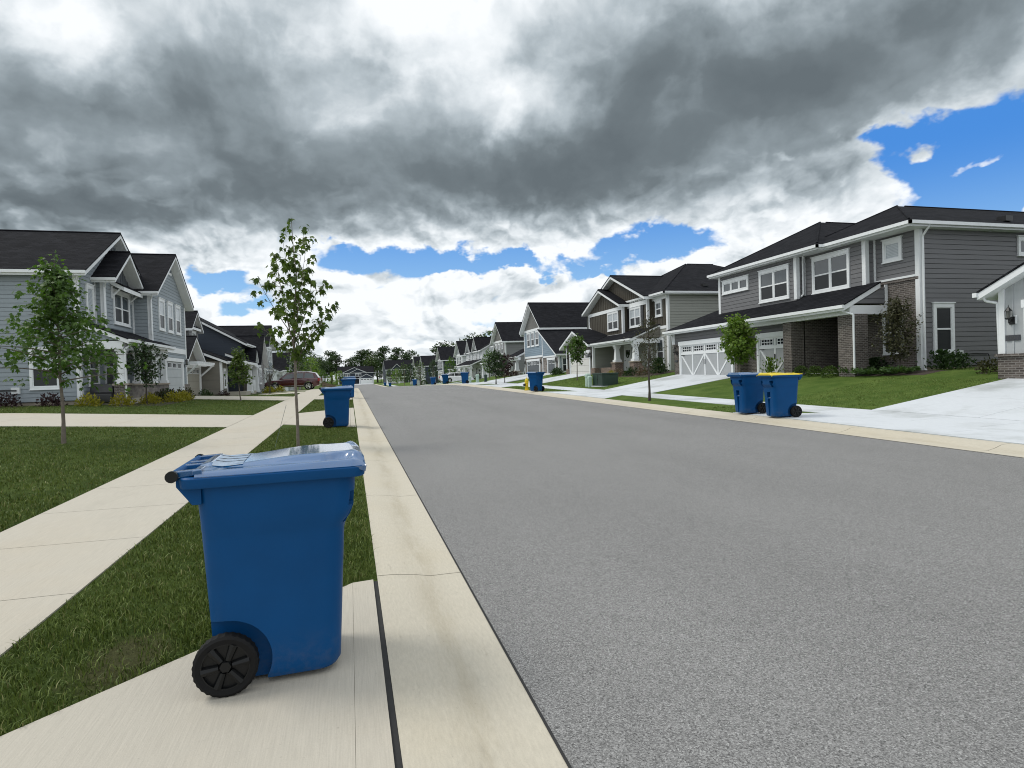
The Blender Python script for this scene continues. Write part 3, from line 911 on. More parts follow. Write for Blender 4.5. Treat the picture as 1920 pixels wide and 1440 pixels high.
        for i in range(lights):
            x0, x1 = a0 + w * i + w * .14, a0 + w * (i + 1) - w * .14
            y0, y1 = zt0 + .07, z1 - .09
            pbox_(gl, pl, c, x0, x1, y0, y1, -.03, -.012)
            for k in range(5 if style == 'carriage' else 4):
                nn = 4 if style == 'carriage' else 3
                xx = x0 + (x1 - x0) * k / nn; pbox_(fr, pl, c, xx - .016, xx + .016, y0 - .03, y1 + .03, -.03, -.006)
            for zz in ((y0, (y0 + y1) / 2, y1) if style == 'carriage' else (y0, y1)):
                pbox_(fr, pl, c, x0 - .016, x1 + .016, zz - .016, zz + .016, -.03, -.0065)
        gl.build('light', 'glass', dr); fr.build('grille', 'white_trim', dr)
        if style == 'carriage':
            br = MB(); b = .10; o = (-.022, .008)
            pbox_(br, pl, c, a0, a1, zt0 - .10, zt0 + .05, *o); pbox_(br, pl, c, a0, a1, z1 - .07, z1, *o); pbox_(br, pl, c, a0, a1, z0, z0 + .13, *o)
            for i in range(lights + 1):
                xx = a0 + w * i; xl = max(a0, xx - b / 2); xr = min(a1, xx + b / 2)
                pbox_(br, pl, c, xl, xr, z0 + .13, zt0 - .10, *o); pbox_(br, pl, c, xl, xr, zt0 + .05, z1 - .07, *o)
            for i in range(lights):
                x0, x1 = a0 + w * i, a0 + w * (i + 1)
                p, q = ((x0 + b / 2, z0 + .16), (x1 - b / 2, zt0 - .12)) if i % 2 else ((x0 + b / 2, zt0 - .12), (x1 - b / 2, z0 + .16))
                bar_(br, pl, c, p, q, .085, o[0], .003)
            br.build('bracing', 'white_trim', dr)
            hws = []
            for i in range(0, lights + 1, 2):
                xx = min(max(a0 + w * i, a0 + .02), a1 - .02)
                for s_ in ((1,) if i == 0 else (-1,) if i == lights else ()):
                    hw = MB(); hws.append(('hinge', hw)); pbox_(hw, pl, c, min(xx, xx + s_ * .35), max(xx, xx + s_ * .35), zt0 - .13, zt0 - .10, .008, .02)
            for xx in (a0 + (a1 - a0) * .49, a0 + (a1 - a0) * .51):
                hw = MB(); hws.append(('handle', hw)); pbox_(hw, pl, c, xx - .01, xx + .01, z0 + .75, z0 + 1.0, .008, .03)
            for nm, hw in hws: hw.build(nm, 'black_metal', dr)
        fr = MB()
        pbox_(fr, pl, c, a0 - casing, a0, z0, z1, -.06, .05); pbox_(fr, pl, c, a1, a1 + casing, z0, z1, -.06, .05)
        pbox_(fr, pl, c, a0 - casing - .05, a1 + casing + .05, z1, z1 + head, -.06, .07)
        fr.build('door_frame', 'white_trim', dr)
        return dr
    def door(self, pl, c, a0, a1, z0, z1, m='white_door', glass=True):
        d_ = MB(); self.pbox(d_, pl, c, a0, a1, z0, z1, .0, .045)
        r = d_.build('door', m, self.root)
        f = MB()
        self.pbox(f, pl, c, a0 - .12, a0, z0, z1 + .12, 0, .06); self.pbox(f, pl, c, a1, a1 + .12, z0, z1 + .12, 0, .06); self.pbox(f, pl, c, a0, a1, z1, z1 + .12, 0, .06)
        f.build('door_frame', 'white_trim', r)
        if glass:
            g_ = MB(); w = (a1 - a0)
            for k in range(3): self.pbox(g_, pl, c, a0 + w * (.16 + .24 * k), a0 + w * (.36 + .24 * k), z1 - .65, z1 - .25, .045, .052)
            g_.build('pane', 'glass', r)
        h_ = MB(); h_.cyl(self.W(pl, c, a1 - .08, z0 + 1, .03), self.W(pl, c, a1 - .08, z0 + 1, .10), .025, .03, 8); h_.build('handle', 'black_metal', r)
        return r
    def column(self, d, s, z0, z1, zp=None, pm='brick_dark', w0=.22, w1=.15, pw=.36):
        g_ = MB(); zb = zp if zp else z0
        def ring(h, z): return [self.P(d - h, s - h, z), self.P(d + h, s - h, z), self.P(d + h, s + h, z), self.P(d - h, s + h, z)]
        g_.loft([ring(w0, zb), ring(w1, z1 - .22)])
        for h, za, zz in ((w1 + .05, z1 - .22, z1 - .10), (w1 + .09, z1 - .10, z1), (w0 + .05, zb, zb + .16)):
            g_.loft([ring(h, za), ring(h, zz)])
        r = g_.build('column', 'white_trim', self.root)
        if zp:
            p = MB(); p.loft([ring(pw, z0), ring(pw, zp - .08)]); p.build('pedestal', pm, r)
            q = MB(); q.loft([ring(pw + .05, zp - .08), ring(pw + .05, zp - .001)]); q.build('cap_stone', 'foundation', r)
        return r
    def beam(self, d0, d1, s0, s1, z0, z1, name='beam', m='white_trim'):
        g_ = MB(); k = self.P(d0, s0, z0); q = self.P(d1, s1, z1)
        g_.box(min(k[0], q[0]), max(k[0], q[0]), k[1], q[1], k[2], q[2]); return g_.build(name, m, self.root)
    def solid(self, d0, d1, s0, s1, z0, z1, name, m): return self.beam(d0, d1, s0, s1, z0, z1, name, m)
    def lantern(self, pl, c, a, z):
        b = MB(); self.pbox(b, pl, c, a - .07, a + .07, z - .12, z + .10, .02, .05)
        p = self.W(pl, c, a, z, .05); e = self.W(pl, c, a, z + .02, .17)
        b.tube([p, (e[0], e[1], e[2] - .10), e], .014, 6)
        b.lathe([(.10, .24), (.035, .33), (.012, .36), (.006, .42)], e, 8); b.lathe([(.055, 0), (.085, .03), (.085, .045)], e, 8)
        for k in range(4):
            t = math.pi / 4 + k * math.pi / 2
            b.tube([(e[0] + .075 * math.cos(t), e[1] + .075 * math.sin(t), e[2] + .04), (e[0] + .085 * math.cos(t), e[1] + .085 * math.sin(t), e[2] + .25)], .008, 5)
        r = b.build('lantern', 'black_metal', self.root)
        g_ = MB(); g_.lathe([(.046, .045), (.056, .24)], e, 8); g_.build('lamp_glass', 'lamp_glass', r)
    def finish(self): self.trim.build('trim', 'white_trim', self.root)

# ================================================================== right side of the street
# --- grey two storey house with brick bay, nearest on the right
h = House('two_storey_house', 'dark grey two storey house with brick porch and carriage style garage doors', 1, (20, 17.35, 1.15))
zb = 1.15
lap, bk = MB(), MB()
h.rect(lap, 'n', 17.35, 20, 33, 1.38, 6.42); h.rect(lap, 'b', 33, 17.35, 31.5, 1, 6.42, 'flat')
h.rect(lap, 'f', 20, 17.35, 19.35, 4.72, 6.42)
h.rect(lap, 'f', 19.6, 19.3, 22.65, 3.9, 6.42); h.rect(lap, 'n', 19.3, 19.6, 20, 3.9, 6.42)
h.rect(lap, 'f', 19.2, 22.6, 28.35, 3.9, 6.42); h.rect(lap, 'n', 22.6, 19.2, 19.6, 3.9, 6.42); h.rect(lap, 'x', 28.35, 19.2, 33, 3.9, 6.42)
h.wall(lap, 'f', 18.3, [(25.3, 2.98), (31.6, 2.98), (31.6, 3.7), (25.3, 3.7)]); h.rect(lap, 'x', 31.6, 18.3, 33, 1.2, 3.7)
h.rect(lap, 'f', 18.9, 22.9, 25.6, 2.98, 3.7)
h.done(lap, 'wall', 'siding_grey')
h.rect(bk, 'f', 20, 17.35, 20.6, 1.0, 4.68, 'flat')
h.pbox(bk, 'f', 20, 17.35, 19.1, 4.58, 4.68, 0, .05)
h.rect(bk, 'f', 21.2, 20.6, 22, 1.0, 3.7, 'flat'); h.rect(bk, 'x', 20.6, 20, 21.2, 1.0, 3.7, 'flat')
h.rect(bk, 'n', 21.9, 18.95, 21.2, 1.0, 3.7, 'flat')
h.rect(bk, 'f', 18.9, 21.9, 25.7, 1.0, 2.98, 'flat'); h.rect(bk, 'n', 25.7, 18.3, 18.9, 1.0, 2.98, 'flat')
h.rect(bk, 'f', 18.3, 25.7, 31.6, 1.0, 2.98, 'flat')
for a0, a1 in ((25.68, 26.0), (31.2, 31.6)): h.pbox(bk, 'f', 18.3, a0, a1, 2.90, 2.99, 0, .06)
h.done(bk, 'brick_wall', 'brick_dark')
for s0, s1 in ((18.62, 19.38), (21.95, 22.45)): h.solid(18.3, 18.95, s0, s1, 1.0, 3.45, 'brick_pillar', 'brick_dark')
h.solid(20.02, 33, 17.36, 31.5, .7, 1.37, 'foundation', 'foundation')
h.solid(18.85, 21.2, 19.4, 21.95, 1.0, 1.22, 'porch_floor', 'concrete_new')
bw = MB(); h.wall(bw, 'n', 18.72, [(18.45, 3.84), (20, 3.84), (20, 4.55)]); h.done(bw, 'wall', 'siding_grey')
h.beam(18.22, 18.55, 18.7, 25.5, 3.44, 3.78); h.beam(18.55, 19.99, 18.7, 18.85, 3.44, 3.78)
h.beam(18.56, 19.2, 18.86, 25.6, 3.66, 3.72, 'porch_ceiling')
rA = h.hip(19.15, 33.5, 16.94, 23.4, 6.57, 8.05, 3.0, 3.2)
rB = h.hip(18.78, 33.4, 20.9, 28.75, 6.55, 8.55, 3.75, 3.9)
# porch and garage roof in one long slope with a hipped far end
h.shed(17.9, 3.82, 19.62, 4.68, 18.62, 25.2)
rf, fa = MB(), MB()
h.slab(rf, fa, [(17.86, 25.15, 3.80), (17.86, 31.95, 3.80), (19.75, 29.6, 4.72), (19.75, 25.15, 4.72)])
h.slab(rf, fa, [(17.86, 31.95, 3.80), (30, 31.95, 3.80), (30, 28.1, 5.25), (20.6, 28.1, 5.25), (19.75, 29.6, 4.72)])
h.slab(rf, fa, [(19.75, 25.15, 4.72), (19.75, 29.6, 4.72), (20.6, 28.1, 5.25), (20.6, 25.15, 5.1)])
r = rf.build('roof', 'shingle', h.root); fa.build('fascia', 'white_trim', r); h.eave_gutter(r, 17.86, 25.15, 32.0, 3.80)
h.corner(20, 17.35, 1.2, 6.4); h.corner(19.6, 19.3, 4.6, 6.4); h.corner(19.2, 22.6, 4.5, 6.4); h.corner(19.2, 28.35, 4.4, 6.4, False); h.corner(18.3, 31.6, 3.0, 3.7, False)
h.band('f', 20, 19.18, 19.29, 4.72, 6.4, .04); h.band('f', 19.6, 22.48, 22.59, 4.6, 6.4, .04); h.band('f', 20, 17.48, 19.2, 4.685, 4.76, .07)
h.band('n', 18.72, 19.86, 19.98, 3.8, 4.56, .045)
h.window('f', 20, 18.0, 18.82, 5.40, 6.24, rows=1, upper='blind'); h.window('f', 19.6, 20.03, 22.05, 4.66, 6.2, 2, grid_=(1, 1))
h.window('f', 19.2, 23.02, 25.05, 4.62, 6.12, 2); h.window('f', 19.2, 25.87, 28.0, 5.42, 6.1, 3, rows=1)
h.window('f', 20, 18.04, 18.88, 1.90, 3.56, lower='screen', upper='glass', cas=.06, head=.07)
h.window('f', 20, 19.66, 20.18, 1.90, 3.44, upper='screen', cas=.03, head=.03)
h.window('n', 17.35, 20.54, 21.5, 1.84, 3.69, upper='screen', cas=.12, head=.15); h.window('n', 17.35, 24.7, 25.7, 5.5, 6.22, rows=1, upper='glass_sky')
h.garage(18.3, 26.05, 30.75, 1.07, 2.90, 'carriage', 'door_grey', lights=4); h.garage(18.9, 22.55, 24.75, 1.14, 2.92, 'carriage', 'door_grey', lights=2)
h.lantern('f', 18.3, 31.3, 2.5)
h.solid(18.26, 18.3, 31.22, 31.5, 1.98, 2.10, 'number_plaque', 'plaque')
h.downspout([(20.05, 16.98, 6.45), (20.05, 16.98, 6.38), (20.06, 17.24, 6.1), (20.06, 17.24, 1.3), (20.02, 17.1, 1.2)])
h.downspout([(19.3, 22.3, 6.4), (19.45, 22.5, 6.15), (19.45, 22.5, 4.7), (19.3, 22.45, 4.6)])
h.downspout([(17.95, 19.0, 3.72), (18.0, 19.0, 3.62), (18.24, 18.56, 3.42), (18.24, 18.56, 1.2)])
h.downspout([(17.95, 31.8, 3.7), (18.2, 31.66, 3.5), (18.24, 31.66, 3.0)])
vt = MB(); h.pbox(vt, 'n', 17.6, 24.2, 24.55, 6.82, 7.02, -.1, .25); vt.build('roof_vent', 'black_metal', rA)
mb = MB(); h.pbox(mb, 'n', 17.35, 21.66, 21.86, 1.66, 1.95, .03, .11); mb.build('meter_box', 'pvc', h.root)
ln = MB()
ln.tube([h.P(21.75, 17.24, 1.8), h.P(22.5, 17.27, 1.82), h.P(23.1, 17.28, 1.8), h.P(23.12, 17.26, 1.7)], .018, 6)
ln.tube([h.P(21.78, 17.25, 1.8), h.P(22.1, 17.2, 1.62), h.P(22.45, 17.12, 1.38), h.P(22.7, 17.0, 1.2)], .022, 6)
ln.build('cable', 'black_metal', h.root, smooth=60)
tp = MB(); h.pbox(tp, 'n', 17.35, 22.75, 22.9, 1.42, 1.52, .03, .14); tp.build('tap', 'galvanised', h.root)
h.finish()

# --- pale grey garage gable at the right edge
h = House('two_storey_house', 'pale grey garage gable with wall lantern at right picture edge', 1, (18.3, 13.3, 1.0))
w1, b1 = MB(), MB()
h.wall(w1, 'f', 18.3, [(3, 1.72), (13.3, 1.72), (13.3, 3.62), (8.15, 6.1), (3, 3.62)], 'batten'); h.done(w1, 'wall', 'siding_palegrey')
w1 = MB(); h.rect(w1, 'x', 13.3, 18.3, 30, 1.1, 3.6); h.done(w1, 'wall', 'siding_palegrey')
h.rect(b1, 'x', 13.3, 18.24, 18.4, .7, 1.66, 'flat'); h.solid(18.22, 18.3, 12.62, 13.36, .7, 1.66, 'brick_wall', 'brick_dark')
h.gable(17.9, 30, 2.6, 13.72, 3.58, 6.25, 'd'); h.solid(18.15, 18.3, 12.60, 13.4, 1.66, 1.73, 'sill', 'brick_dark')
h.corner(18.3, 13.3, 1.74, 3.6, False, .12)
h.garage(18.3, 7.6, 12.48, .98, 3.0, 'carriage', 'door_lightgrey', lights=4); h.lantern('f', 18.3, 12.98, 2.68)
lp = MB(); h.pbox(lp, 'f', 18.3, 12.86, 13.06, 2.58, 2.82, 0, .02); lp.build('lamp_plate', 'white_trim', h.root)
pq = h.solid(18.26, 18.3, 12.78, 13.16, 2.10, 2.26, 'number_plaque', 'plaque')
gg = MB()
for k in range(5):       # worn numerals too small to read
    a = 12.84 + k * .058
    for (u0, u1, v0, v1) in (((0, .006, 0, .09),) if k in (0, 3) else ((0, .03, 0, .008), (0, .03, .041, .049), (0, .03, .082, .09), (.024, .03, 0, .09))):
        h.pbox(gg, 'f', 18.26, a + u0, a + u1, 2.135 + v0, 2.135 + v1, 0, .004)
gg.build('numerals', 'lamp_glass', pq)
h.downspout([(18.1, 13.72, 3.5), (18.12, 13.6, 3.3), (18.3, 13.4, 3.22), (18.32, 13.36, 1.1)])
g_ = MB(); k = h.P(17.86, 13.68, 3.42); q = h.P(30, 13.8, 3.55); g_.box(k[0], q[0], k[1], q[1], k[2], q[2]); g_.build('gutter', 'white_trim', h.root)
h.finish()

# --- brown board and batten house
h = House('two_storey_house', 'two storey house with brown board and batten gables and white craftsman porch', 1, (20, 35.25, 1.1))
w, br, fz = MB(), MB(), MB()
h.rect(w, 'n', 35.25, 20, 33, 1.2, 6.42); h.rect(w, 'x', 47.2, 19.3, 33, 1.2, 6.42); h.rect(w, 'f', 20, 35.25, 43, 1.2, 4.35)
h.rect(w, 'n', 43.0, 18, 20, 1.2, 3.6); h.rect(w, 'x', 48.8, 18, 33, 1.2, 3.6)
h.done(w, 'wall', 'siding_sage')
h.rect(br, 'f', 20, 35.25, 37.3, 4.35, 6.42, 'batten')
h.wall(br, 'f', 19.6, [(37.2, 4.2), (47.2, 4.2), (47.2, 6.35), (42.2, 8.45), (37.2, 6.35)], 'batten'); h.rect(br, 'n', 37.2, 19.6, 20, 4.2, 6.4, 'flat')
h.wall(br, 'f', 19.2, [(40.2, 4.1), (44, 4.1), (46.5, 5.1), (46.5, 6.25), (43.6, 7.62), (40.2, 6.25)], 'batten'); h.rect(br, 'n', 40.2, 19.2, 19.6, 4.1, 6.3, 'batten')
h.wall(br, 'f', 18, [(43, 1.2), (48.8, 1.2), (48.8, 3.7), (46.4, 4.85), (43, 3.7)], 'batten')
h.done(br, 'batten_wall', 'siding_brown')
h.hip(19.55, 33.4, 34.85, 47.6, 6.60, 9.55, 5.5, 6)
h.gable(19.1, 27, 36.75, 47.3, 6.55, 8.72, 'd'); h.gable(18.72, 25, 39.85, 47.0, 6.40, 7.88, 'd', sm=43.5)
rg = h.gable(17.55, 20, 42.95, 49.5, 3.72, 4.98, 'd', sm=46.3)
h.shed(17.8, 3.72, 20.02, 4.62, 36.2, 43.0)
h.slab(*(lambda a, b: (a, b))(rf := MB(), fa := MB()), [(17.75, 42.9, 3.72), (19.3, 42.9, 4.35), (19.3, 46.3, 5.1), (17.75, 46.3, 4.98)]); r = rf.build('roof', 'shingle', h.root); fa.build('fascia', 'white_trim', r)
h.corner(20, 35.25, 1.2, 6.4); h.corner(19.6, 37.2, 4.3, 6.4); h.corner(19.2, 40.2, 4.2, 6.3); h.corner(19.2, 46.5, 5.1, 6.2, False)
h.corner(18, 43, 1.2, 3.6); h.corner(18, 48.8, 1.2, 3.6, False)
h.band('f', 20, 35.3, 37.2, 6.2, 6.42); h.band('f', 19.6, 37.3, 40.2, 6.05, 6.35); h.band('f', 19.2, 40.3, 46.4, 6.0, 6.25)
h.band('f', 20, 35.35, 37.2, 4.25, 4.45); h.band('f', 19.6, 37.35, 40.2, 4.2, 4.42); h.band('f', 19.2, 40.35, 44, 4.1, 4.28)
h.bar(h.trim, 'f', 19.2, (44, 4.15), (46.5, 5.15), .16, 0, .05)
h.window('f', 20, 35.9, 36.75, 5.1, 6.15, upper='glass_sky'); h.window('f', 19.6, 38.1, 39.8, 4.62, 6.03, 2, upper='blind'); h.window('f', 19.2, 40.85, 42.75, 4.6, 6.0, 2, upper='blind')
sh = MB(); h.pbox(sh, 'f', 19.6, 37.72, 38.02, 4.6, 6.03, 0, .05); h.pbox(sh, 'f', 19.6, 39.88, 40.16, 4.6, 6.03, 0, .05); sh.build('shutter', 'black_metal', h.root)
h.window('f', 20, 35.75, 36.75, 1.9, 3.7, upper='glass_sky'); h.window('f', 20, 37.3, 38.1, 1.9, 3.5)
h.garage(18, 43.55, 47.75, 1.15, 3.05, 'panel', 'door_cream', lights=4); h.lantern('f', 18, 43.3, 2.7); h.lantern('f', 18, 48.2, 2.7)
h.door('f', 20, 40.6, 41.6, 1.35, 3.35); h.window('f', 20, 39.6, 40.1, 1.6, 3.3, rows=1)
wr = MB()
for k in range(14):
    t = k * math.pi / 7; wr.tube([h.W('f', 20, 41.1 + .2 * math.cos(t), 2.75 + .2 * math.sin(t), .05), h.W('f', 20, 41.1 + .2 * math.cos(t + .46), 2.75 + .2 * math.sin(t + .46), .06)], .05, 6)
wr.build('wreath', 'leaf_dark', h.root)
h.beam(18.02, 18.35, 36.25, 42.95, 3.36, 3.66); h.beam(18.35, 19.98, 36.25, 36.45, 3.36, 3.66)
gw = MB(); h.wall(gw, 'n', 36.25, [(18.1, 3.7), (20, 3.7), (20, 4.45)]); h.done(gw, 'wall', 'siding_tan')
for s in (36.45, 39.3): h.column(18.25, s, 1.1, 3.36, 2.2, 'brick_red', .19, .125, .30)
h.solid(17.9, 18.3, 42.6, 43.3, 1.0, 1.85, 'low_wall', 'brick_red'); h.solid(17.9, 17.99, 48.2, 48.8, 1.0, 1.85, 'low_wall', 'brick_red'); h.solid(18.4, 18.62, 40.6, 42.6, 1.0, 1.85, 'low_wall', 'brick_red')
h.solid(18.0, 20, 36.2, 43, .9, 1.3, 'porch_floor', 'concrete_new'); h.solid(20.02, 33, 35.27, 47, .6, 1.2, 'foundation', 'foundation')
lv = MB(); h.pbox(lv, 'f', 18, 46.1, 46.5, 3.6, 4.4, 0, .06); lv.build('gable_vent', 'white_trim', h.root)
h.downspout([(19.7, 35.0, 6.45), (19.98, 35.2, 6.2), (19.98, 35.18, 1.2)]); h.downspout([(17.85, 36.35, 3.6), (18.0, 36.4, 3.4)])
vt = MB(); h.pbox(vt, 'n', 36, 23, 23.35, 7.05, 7.22, -.1, .25); vt.build('roof_vent', 'black_metal', h.root)
h.finish()

# --- blue gray house with third garage wing
h = House('two_storey_house', 'blue lap sided house with steep gable and dark garage doors behind hydrant', 1, (18.7, 52.3, .95))
w, gb, st = MB(), MB(), MB()
h.rect(w, 'n', 57.35, 18.7, 31, 1.0, 6.15); h.rect(w, 'f', 18.7, 57.35, 63.9, 3.3, 6.0); h.rect(w, 'x', 63.9, 18.7, 31, 1.0, 6.15)
h.rect(w, 'f', 19.6, 63.9, 67, 1.0, 6.1); h.rect(w, 'x', 67, 19.6, 31, 1.0, 6.1)
h.rect(w, 'n', 52.3, 18.5, 28, 1.0, 3.3); h.wall(w, 'f', 18.5, [(52.3, 3.1), (57.0, 3.1), (57.0, 5.6), (52.3, 3.3)]); h.rect(w, 'f', 18.5, 52.3, 57, 1.0, 1.2)
h.done(w, 'wall', 'siding_blue')
h.wall(gb, 'f', 18.7, [(57.35, 6.2), (63.9, 6.2), (60.6, 8.65)], 'batten'); h.wall(gb, 'f', 19.6, [(61, 6.2), (67, 6.2), (64, 8.3)], 'batten'); h.done(gb, 'gable_wall', 'siding_gable')
h.rect(st, 'f', 18.7, 57.35, 63.9, 1.0, 3.3, 'flat'); h.rect(st, 'f', 18.5, 52.3, 57, 1.2, 3.1, 'flat'); h.done(st, 'stone_wall', 'stone')
h.gable(18.2, 31.5, 56.9, 64.35, 6.12, 8.95, 'd'); h.gable(19.2, 30, 60.5, 67.4, 6.1, 8.5, 'd')
rf, fa = MB(), MB(); h.slab(rf, fa, [(18.1, 51.95, 3.32), (28.2, 51.95, 3.32), (28.2, 57.3, 5.95), (18.1, 57.3, 5.95)]); r = rf.build('roof', 'shingle', h.root); fa.build('fascia', 'white_trim', r); h.end_gutter(r, 51.95, 18.1, 28.2, 3.32)
h.corner(18.7, 57.35, 1.0, 6.1); h.corner(18.7, 63.9, 1.0, 6.1, False); h.corner(18.5, 52.3, 1.0, 3.2); h.corner(19.6, 67, 1.0, 6.1, False)
h.band('f', 18.7, 57.4, 63.85, 5.98, 6.22); h.band('f', 18.7, 57.4, 63.85, 3.2, 3.4); h.band('f', 18.5, 56.86, 57.0, 1.1, 5.5); h.band('f', 18.5, 52.4, 57, 3.08, 3.22)
for a in (58.6, 60.1, 61.6): h.window('f', 18.7, a, a + 1.15, 4.4, 5.95, cas=.09)
h.window('f', 19.6, 64.6, 65.8, 4.4, 5.9)
h.garage(18.7, 58.5, 62.8, 1.0, 2.85, 'panel', 'door_dark', lights=4); h.garage(18.5, 53.1, 55.2, 1.03, 2.8, 'panel', 'door_dark', lights=2)
h.window('n', 52.3, 18.75, 19.5, 1.6, 3.05); h.lantern('f', 18.7, 57.9, 2.6); h.lantern('f', 18.7, 63.4, 2.6); h.lantern('f', 18.5, 52.7, 2.6)
h.shed(17.7, 3.55, 19.65, 4.5, 63.9, 68.2); h.beam(17.9, 18.2, 63.95, 68.1, 3.1, 3.4); h.column(18.1, 67.8, .9, 3.1); h.column(18.1, 65.2, .9, 3.1, 1.9, 'stone')
h.door('f', 19.6, 65.0, 66, 1.1, 3.0, 'door_dark'); h.window('f', 19.6, 66.2, 66.9, 1.3, 3.0)
h.solid(18, 19.6, 64, 68, .7, 1.05, 'porch_floor', 'concrete_new'); h.downspout([(18.3, 57.1, 6.0), (18.62, 57.28, 5.8), (18.62, 57.28, 1.1)])
h.finish()

# --- a smaller general house for the ones farther down
def far_house(name, label, sg, d0, s0, z0, L=10, D=11, wall='siding_midgrey', gable='siding_gable', eave=5.2, style=0, door='door_dark', loc=None, rz=0.0, group='houses farther down the street', pitch=.72, porch=True):
    if loc: org = (0, 0, 0); d0 = s0 = z0 = 0
    else: org = (d0, s0, z0)
    h = House(name, label, sg, org, loc, rz, group, far=True)
    e = z0 + eave
    w, gb = MB(), MB()
    if style in (0, 1):       # tall front gable beside a lower recessed part
        k = L * .58
        h.volume(w, d0, d0 + D, s0, s0 + k, z0, e); h.volume(w, d0 + 1.1, d0 + D, s0 + k, s0 + L, z0, e - .1, sides='fxb')
        zr = e + (k / 2 + .4) * pitch
        h.wall(gb, 'f', d0, [(s0, e), (s0 + k, e), (s0 + k / 2, e + k / 2 * pitch)], 'batten')
        h.gable(d0 - .5, d0 + D + .4, s0 - .4, s0 + k + .4, e - .05, zr, 'd')
        if style == 0: h.gable(d0 + .7, d0 + D + .3, s0 + k - 2.5, s0 + L + .4, e - .1, e + (L - k + 2.9) / 2 * pitch, 'd')
        else: h.gable(d0 + .7, d0 + D + .2, s0 + k - .5, s0 + L + .4, e - .1, e + 2.6, 's')
        for a in (.14, .40, .66): h.window('f', d0, s0 + k * a, s0 + k * a + 1.1, e - 1.75, e - .25, cas=.09)
        h.window('f', d0 + 1.1, s0 + k + 1.2, s0 + k + 2.3, e - 1.7, e - .3)
        h.garage(d0, s0 + .8, s0 + k - .8, z0 + .05, z0 + 2.1, 'panel', door, lights=4)
        if porch:
            h.shed(d0 - .9, z0 + 2.55, d0 + 1.12, z0 + 3.5, s0 + k, s0 + L + .2); h.beam(d0 - .7, d0 - .45, s0 + k, s0 + L, z0 + 2.1, z0 + 2.4)
            for a in (s0 + k + 1.6, s0 + L - .2): h.column(d0 - .55, a, z0 - .1, z0 + 2.1)
            h.door('f', d0 + 1.1, s0 + k + .8, s0 + k + 1.8, z0 + .1, z0 + 2.1, 'door_dark'); h.window('f', d0 + 1.1, s0 + k + 2.3, s0 + k + 3.5, z0 + .6, z0 + 2.1)
        h.corner(d0, s0, z0, e); h.corner(d0, s0 + k, z0, e, False); h.corner(d0 + 1.1, s0 + L, z0, e, False)
        h.band('f', d0, s0 + .1, s0 + k - .1, e - .1, e + .14); h.band('f', d0, s0 + .1, s0 + k - .1, z0 + 2.5, z0 + 2.7)
    else:                     # ridge along the street, two dormer gables, long porch
        h.volume(w, d0, d0 + D, s0, s0 + L, z0, e); zr = e + (D / 2 + .4) * .55
        h.wall(gb, 'n', s0, [(d0, e), (d0 + D, e), (d0 + D / 2, e + D / 2 * .55)], 'lap'); h.wall(gb, 'x', s0 + L, [(d0, e), (d0 + D, e), (d0 + D / 2, e + D / 2 * .55)], 'lap')
        h.gable(d0 - .4, d0 + D + .4, s0 - .35, s0 + L + .35, e - .05, zr, 's')
        for a in (.12, .55):
            k0, k1 = s0 + L * a, s0 + L * (a + .3)
            h.wall(gb, 'f', d0 - .15, [(k0, e - 2.2), (k1, e - 2.2), (k1, e), ((k0 + k1) / 2, e + (k1 - k0) / 2 * .9), (k0, e)], 'batten')
            h.gable(d0 - .6, d0 + D / 2, k0 - .35, k1 + .35, e - .1, e + (k1 - k0 + .7) / 2 * .9, 'd'); h.window('f', d0 - .15, (k0 + k1) / 2 - .6, (k0 + k1) / 2 + .6, e - 1.8, e - .3, 2)
            h.corner(d0 - .15, k0, e - 2.2, e); h.corner(d0 - .15, k1, e - 2.2, e, False)
        h.shed(d0 - 2.1, z0 + 2.6, d0 + .02, z0 + 3.5, s0 - .1, s0 + L + .1); h.beam(d0 - 1.9, d0 - 1.65, s0, s0 + L, z0 + 2.15, z0 + 2.45)
        for a in np.linspace(.02, .98, 4): h.column(d0 - 1.8, s0 + L * a, z0 - .1, z0 + 2.15)
        h.garage(d0, s0 + L * .52, s0 + L * .93, z0 + .05, z0 + 2.05, 'panel', door, lights=4); h.door('f', d0, s0 + L * .3, s0 + L * .3 + 1, z0 + .1, z0 + 2.1, 'door_dark'); h.window('f', d0, s0 + L * .08, s0 + L * .22, z0 + .6, z0 + 2.1)
        h.corner(d0, s0, z0, e); h.corner(d0, s0 + L, z0, e, False)
    h.done(w, 'wall', wall); h.done(gb, 'gable_wall', gable)
    h.solid(d0 + .03, d0 + D - .03, s0 + .03, s0 + L - 1.2 if style < 2 else s0 + L - .03, z0 - 1.0, z0 + .05, 'foundation', 'foundation')
    h.finish(); return h
far_house('two_storey_house', 'mid grey gabled house with three upper windows beyond the blue house', 1, 19.5, 75.6, .80, 11, 12, 'siding_midgrey', 'siding_gable', 5.15, 1, 'door_cream')
far_house('two_storey_house', 'white two storey house with small twin gables and long porch roof', 1, 19.8, 91, .62, 13, 11, 'siding_white', 'siding_white', 4.9, 2, 'door_tan')
far_house('two_storey_house', 'white gabled house beyond the twin gabled porch house, dark roof', 1, 19.8, 108, .40, 11, 11, 'siding_white', 'siding_palegrey', 5.0, 0, 'door_cream')
far_house('two_storey_house', 'near black sided house with broad dark roof above the white parked car', 1, 18.6, 124, .10, 12, 14, 'siding_navy', 'siding_midgrey', 4.9, 1, 'door_cream')
far_house('two_storey_house', 'pale grey gabled house with lone upper gable left of the dark house', 1, 17.5, 146, -.3, 12, 12, 'siding_navy', 'siding_palegrey', 4.6, 1, 'white_door', pitch=.62)
far_house('two_storey_house', 'dark roofed house half hidden behind street trees far down the right row', 1, 18, 168, -.45, 12, 12, 'siding_midgrey', 'siding_gable', 5.0, 0, 'door_cream')
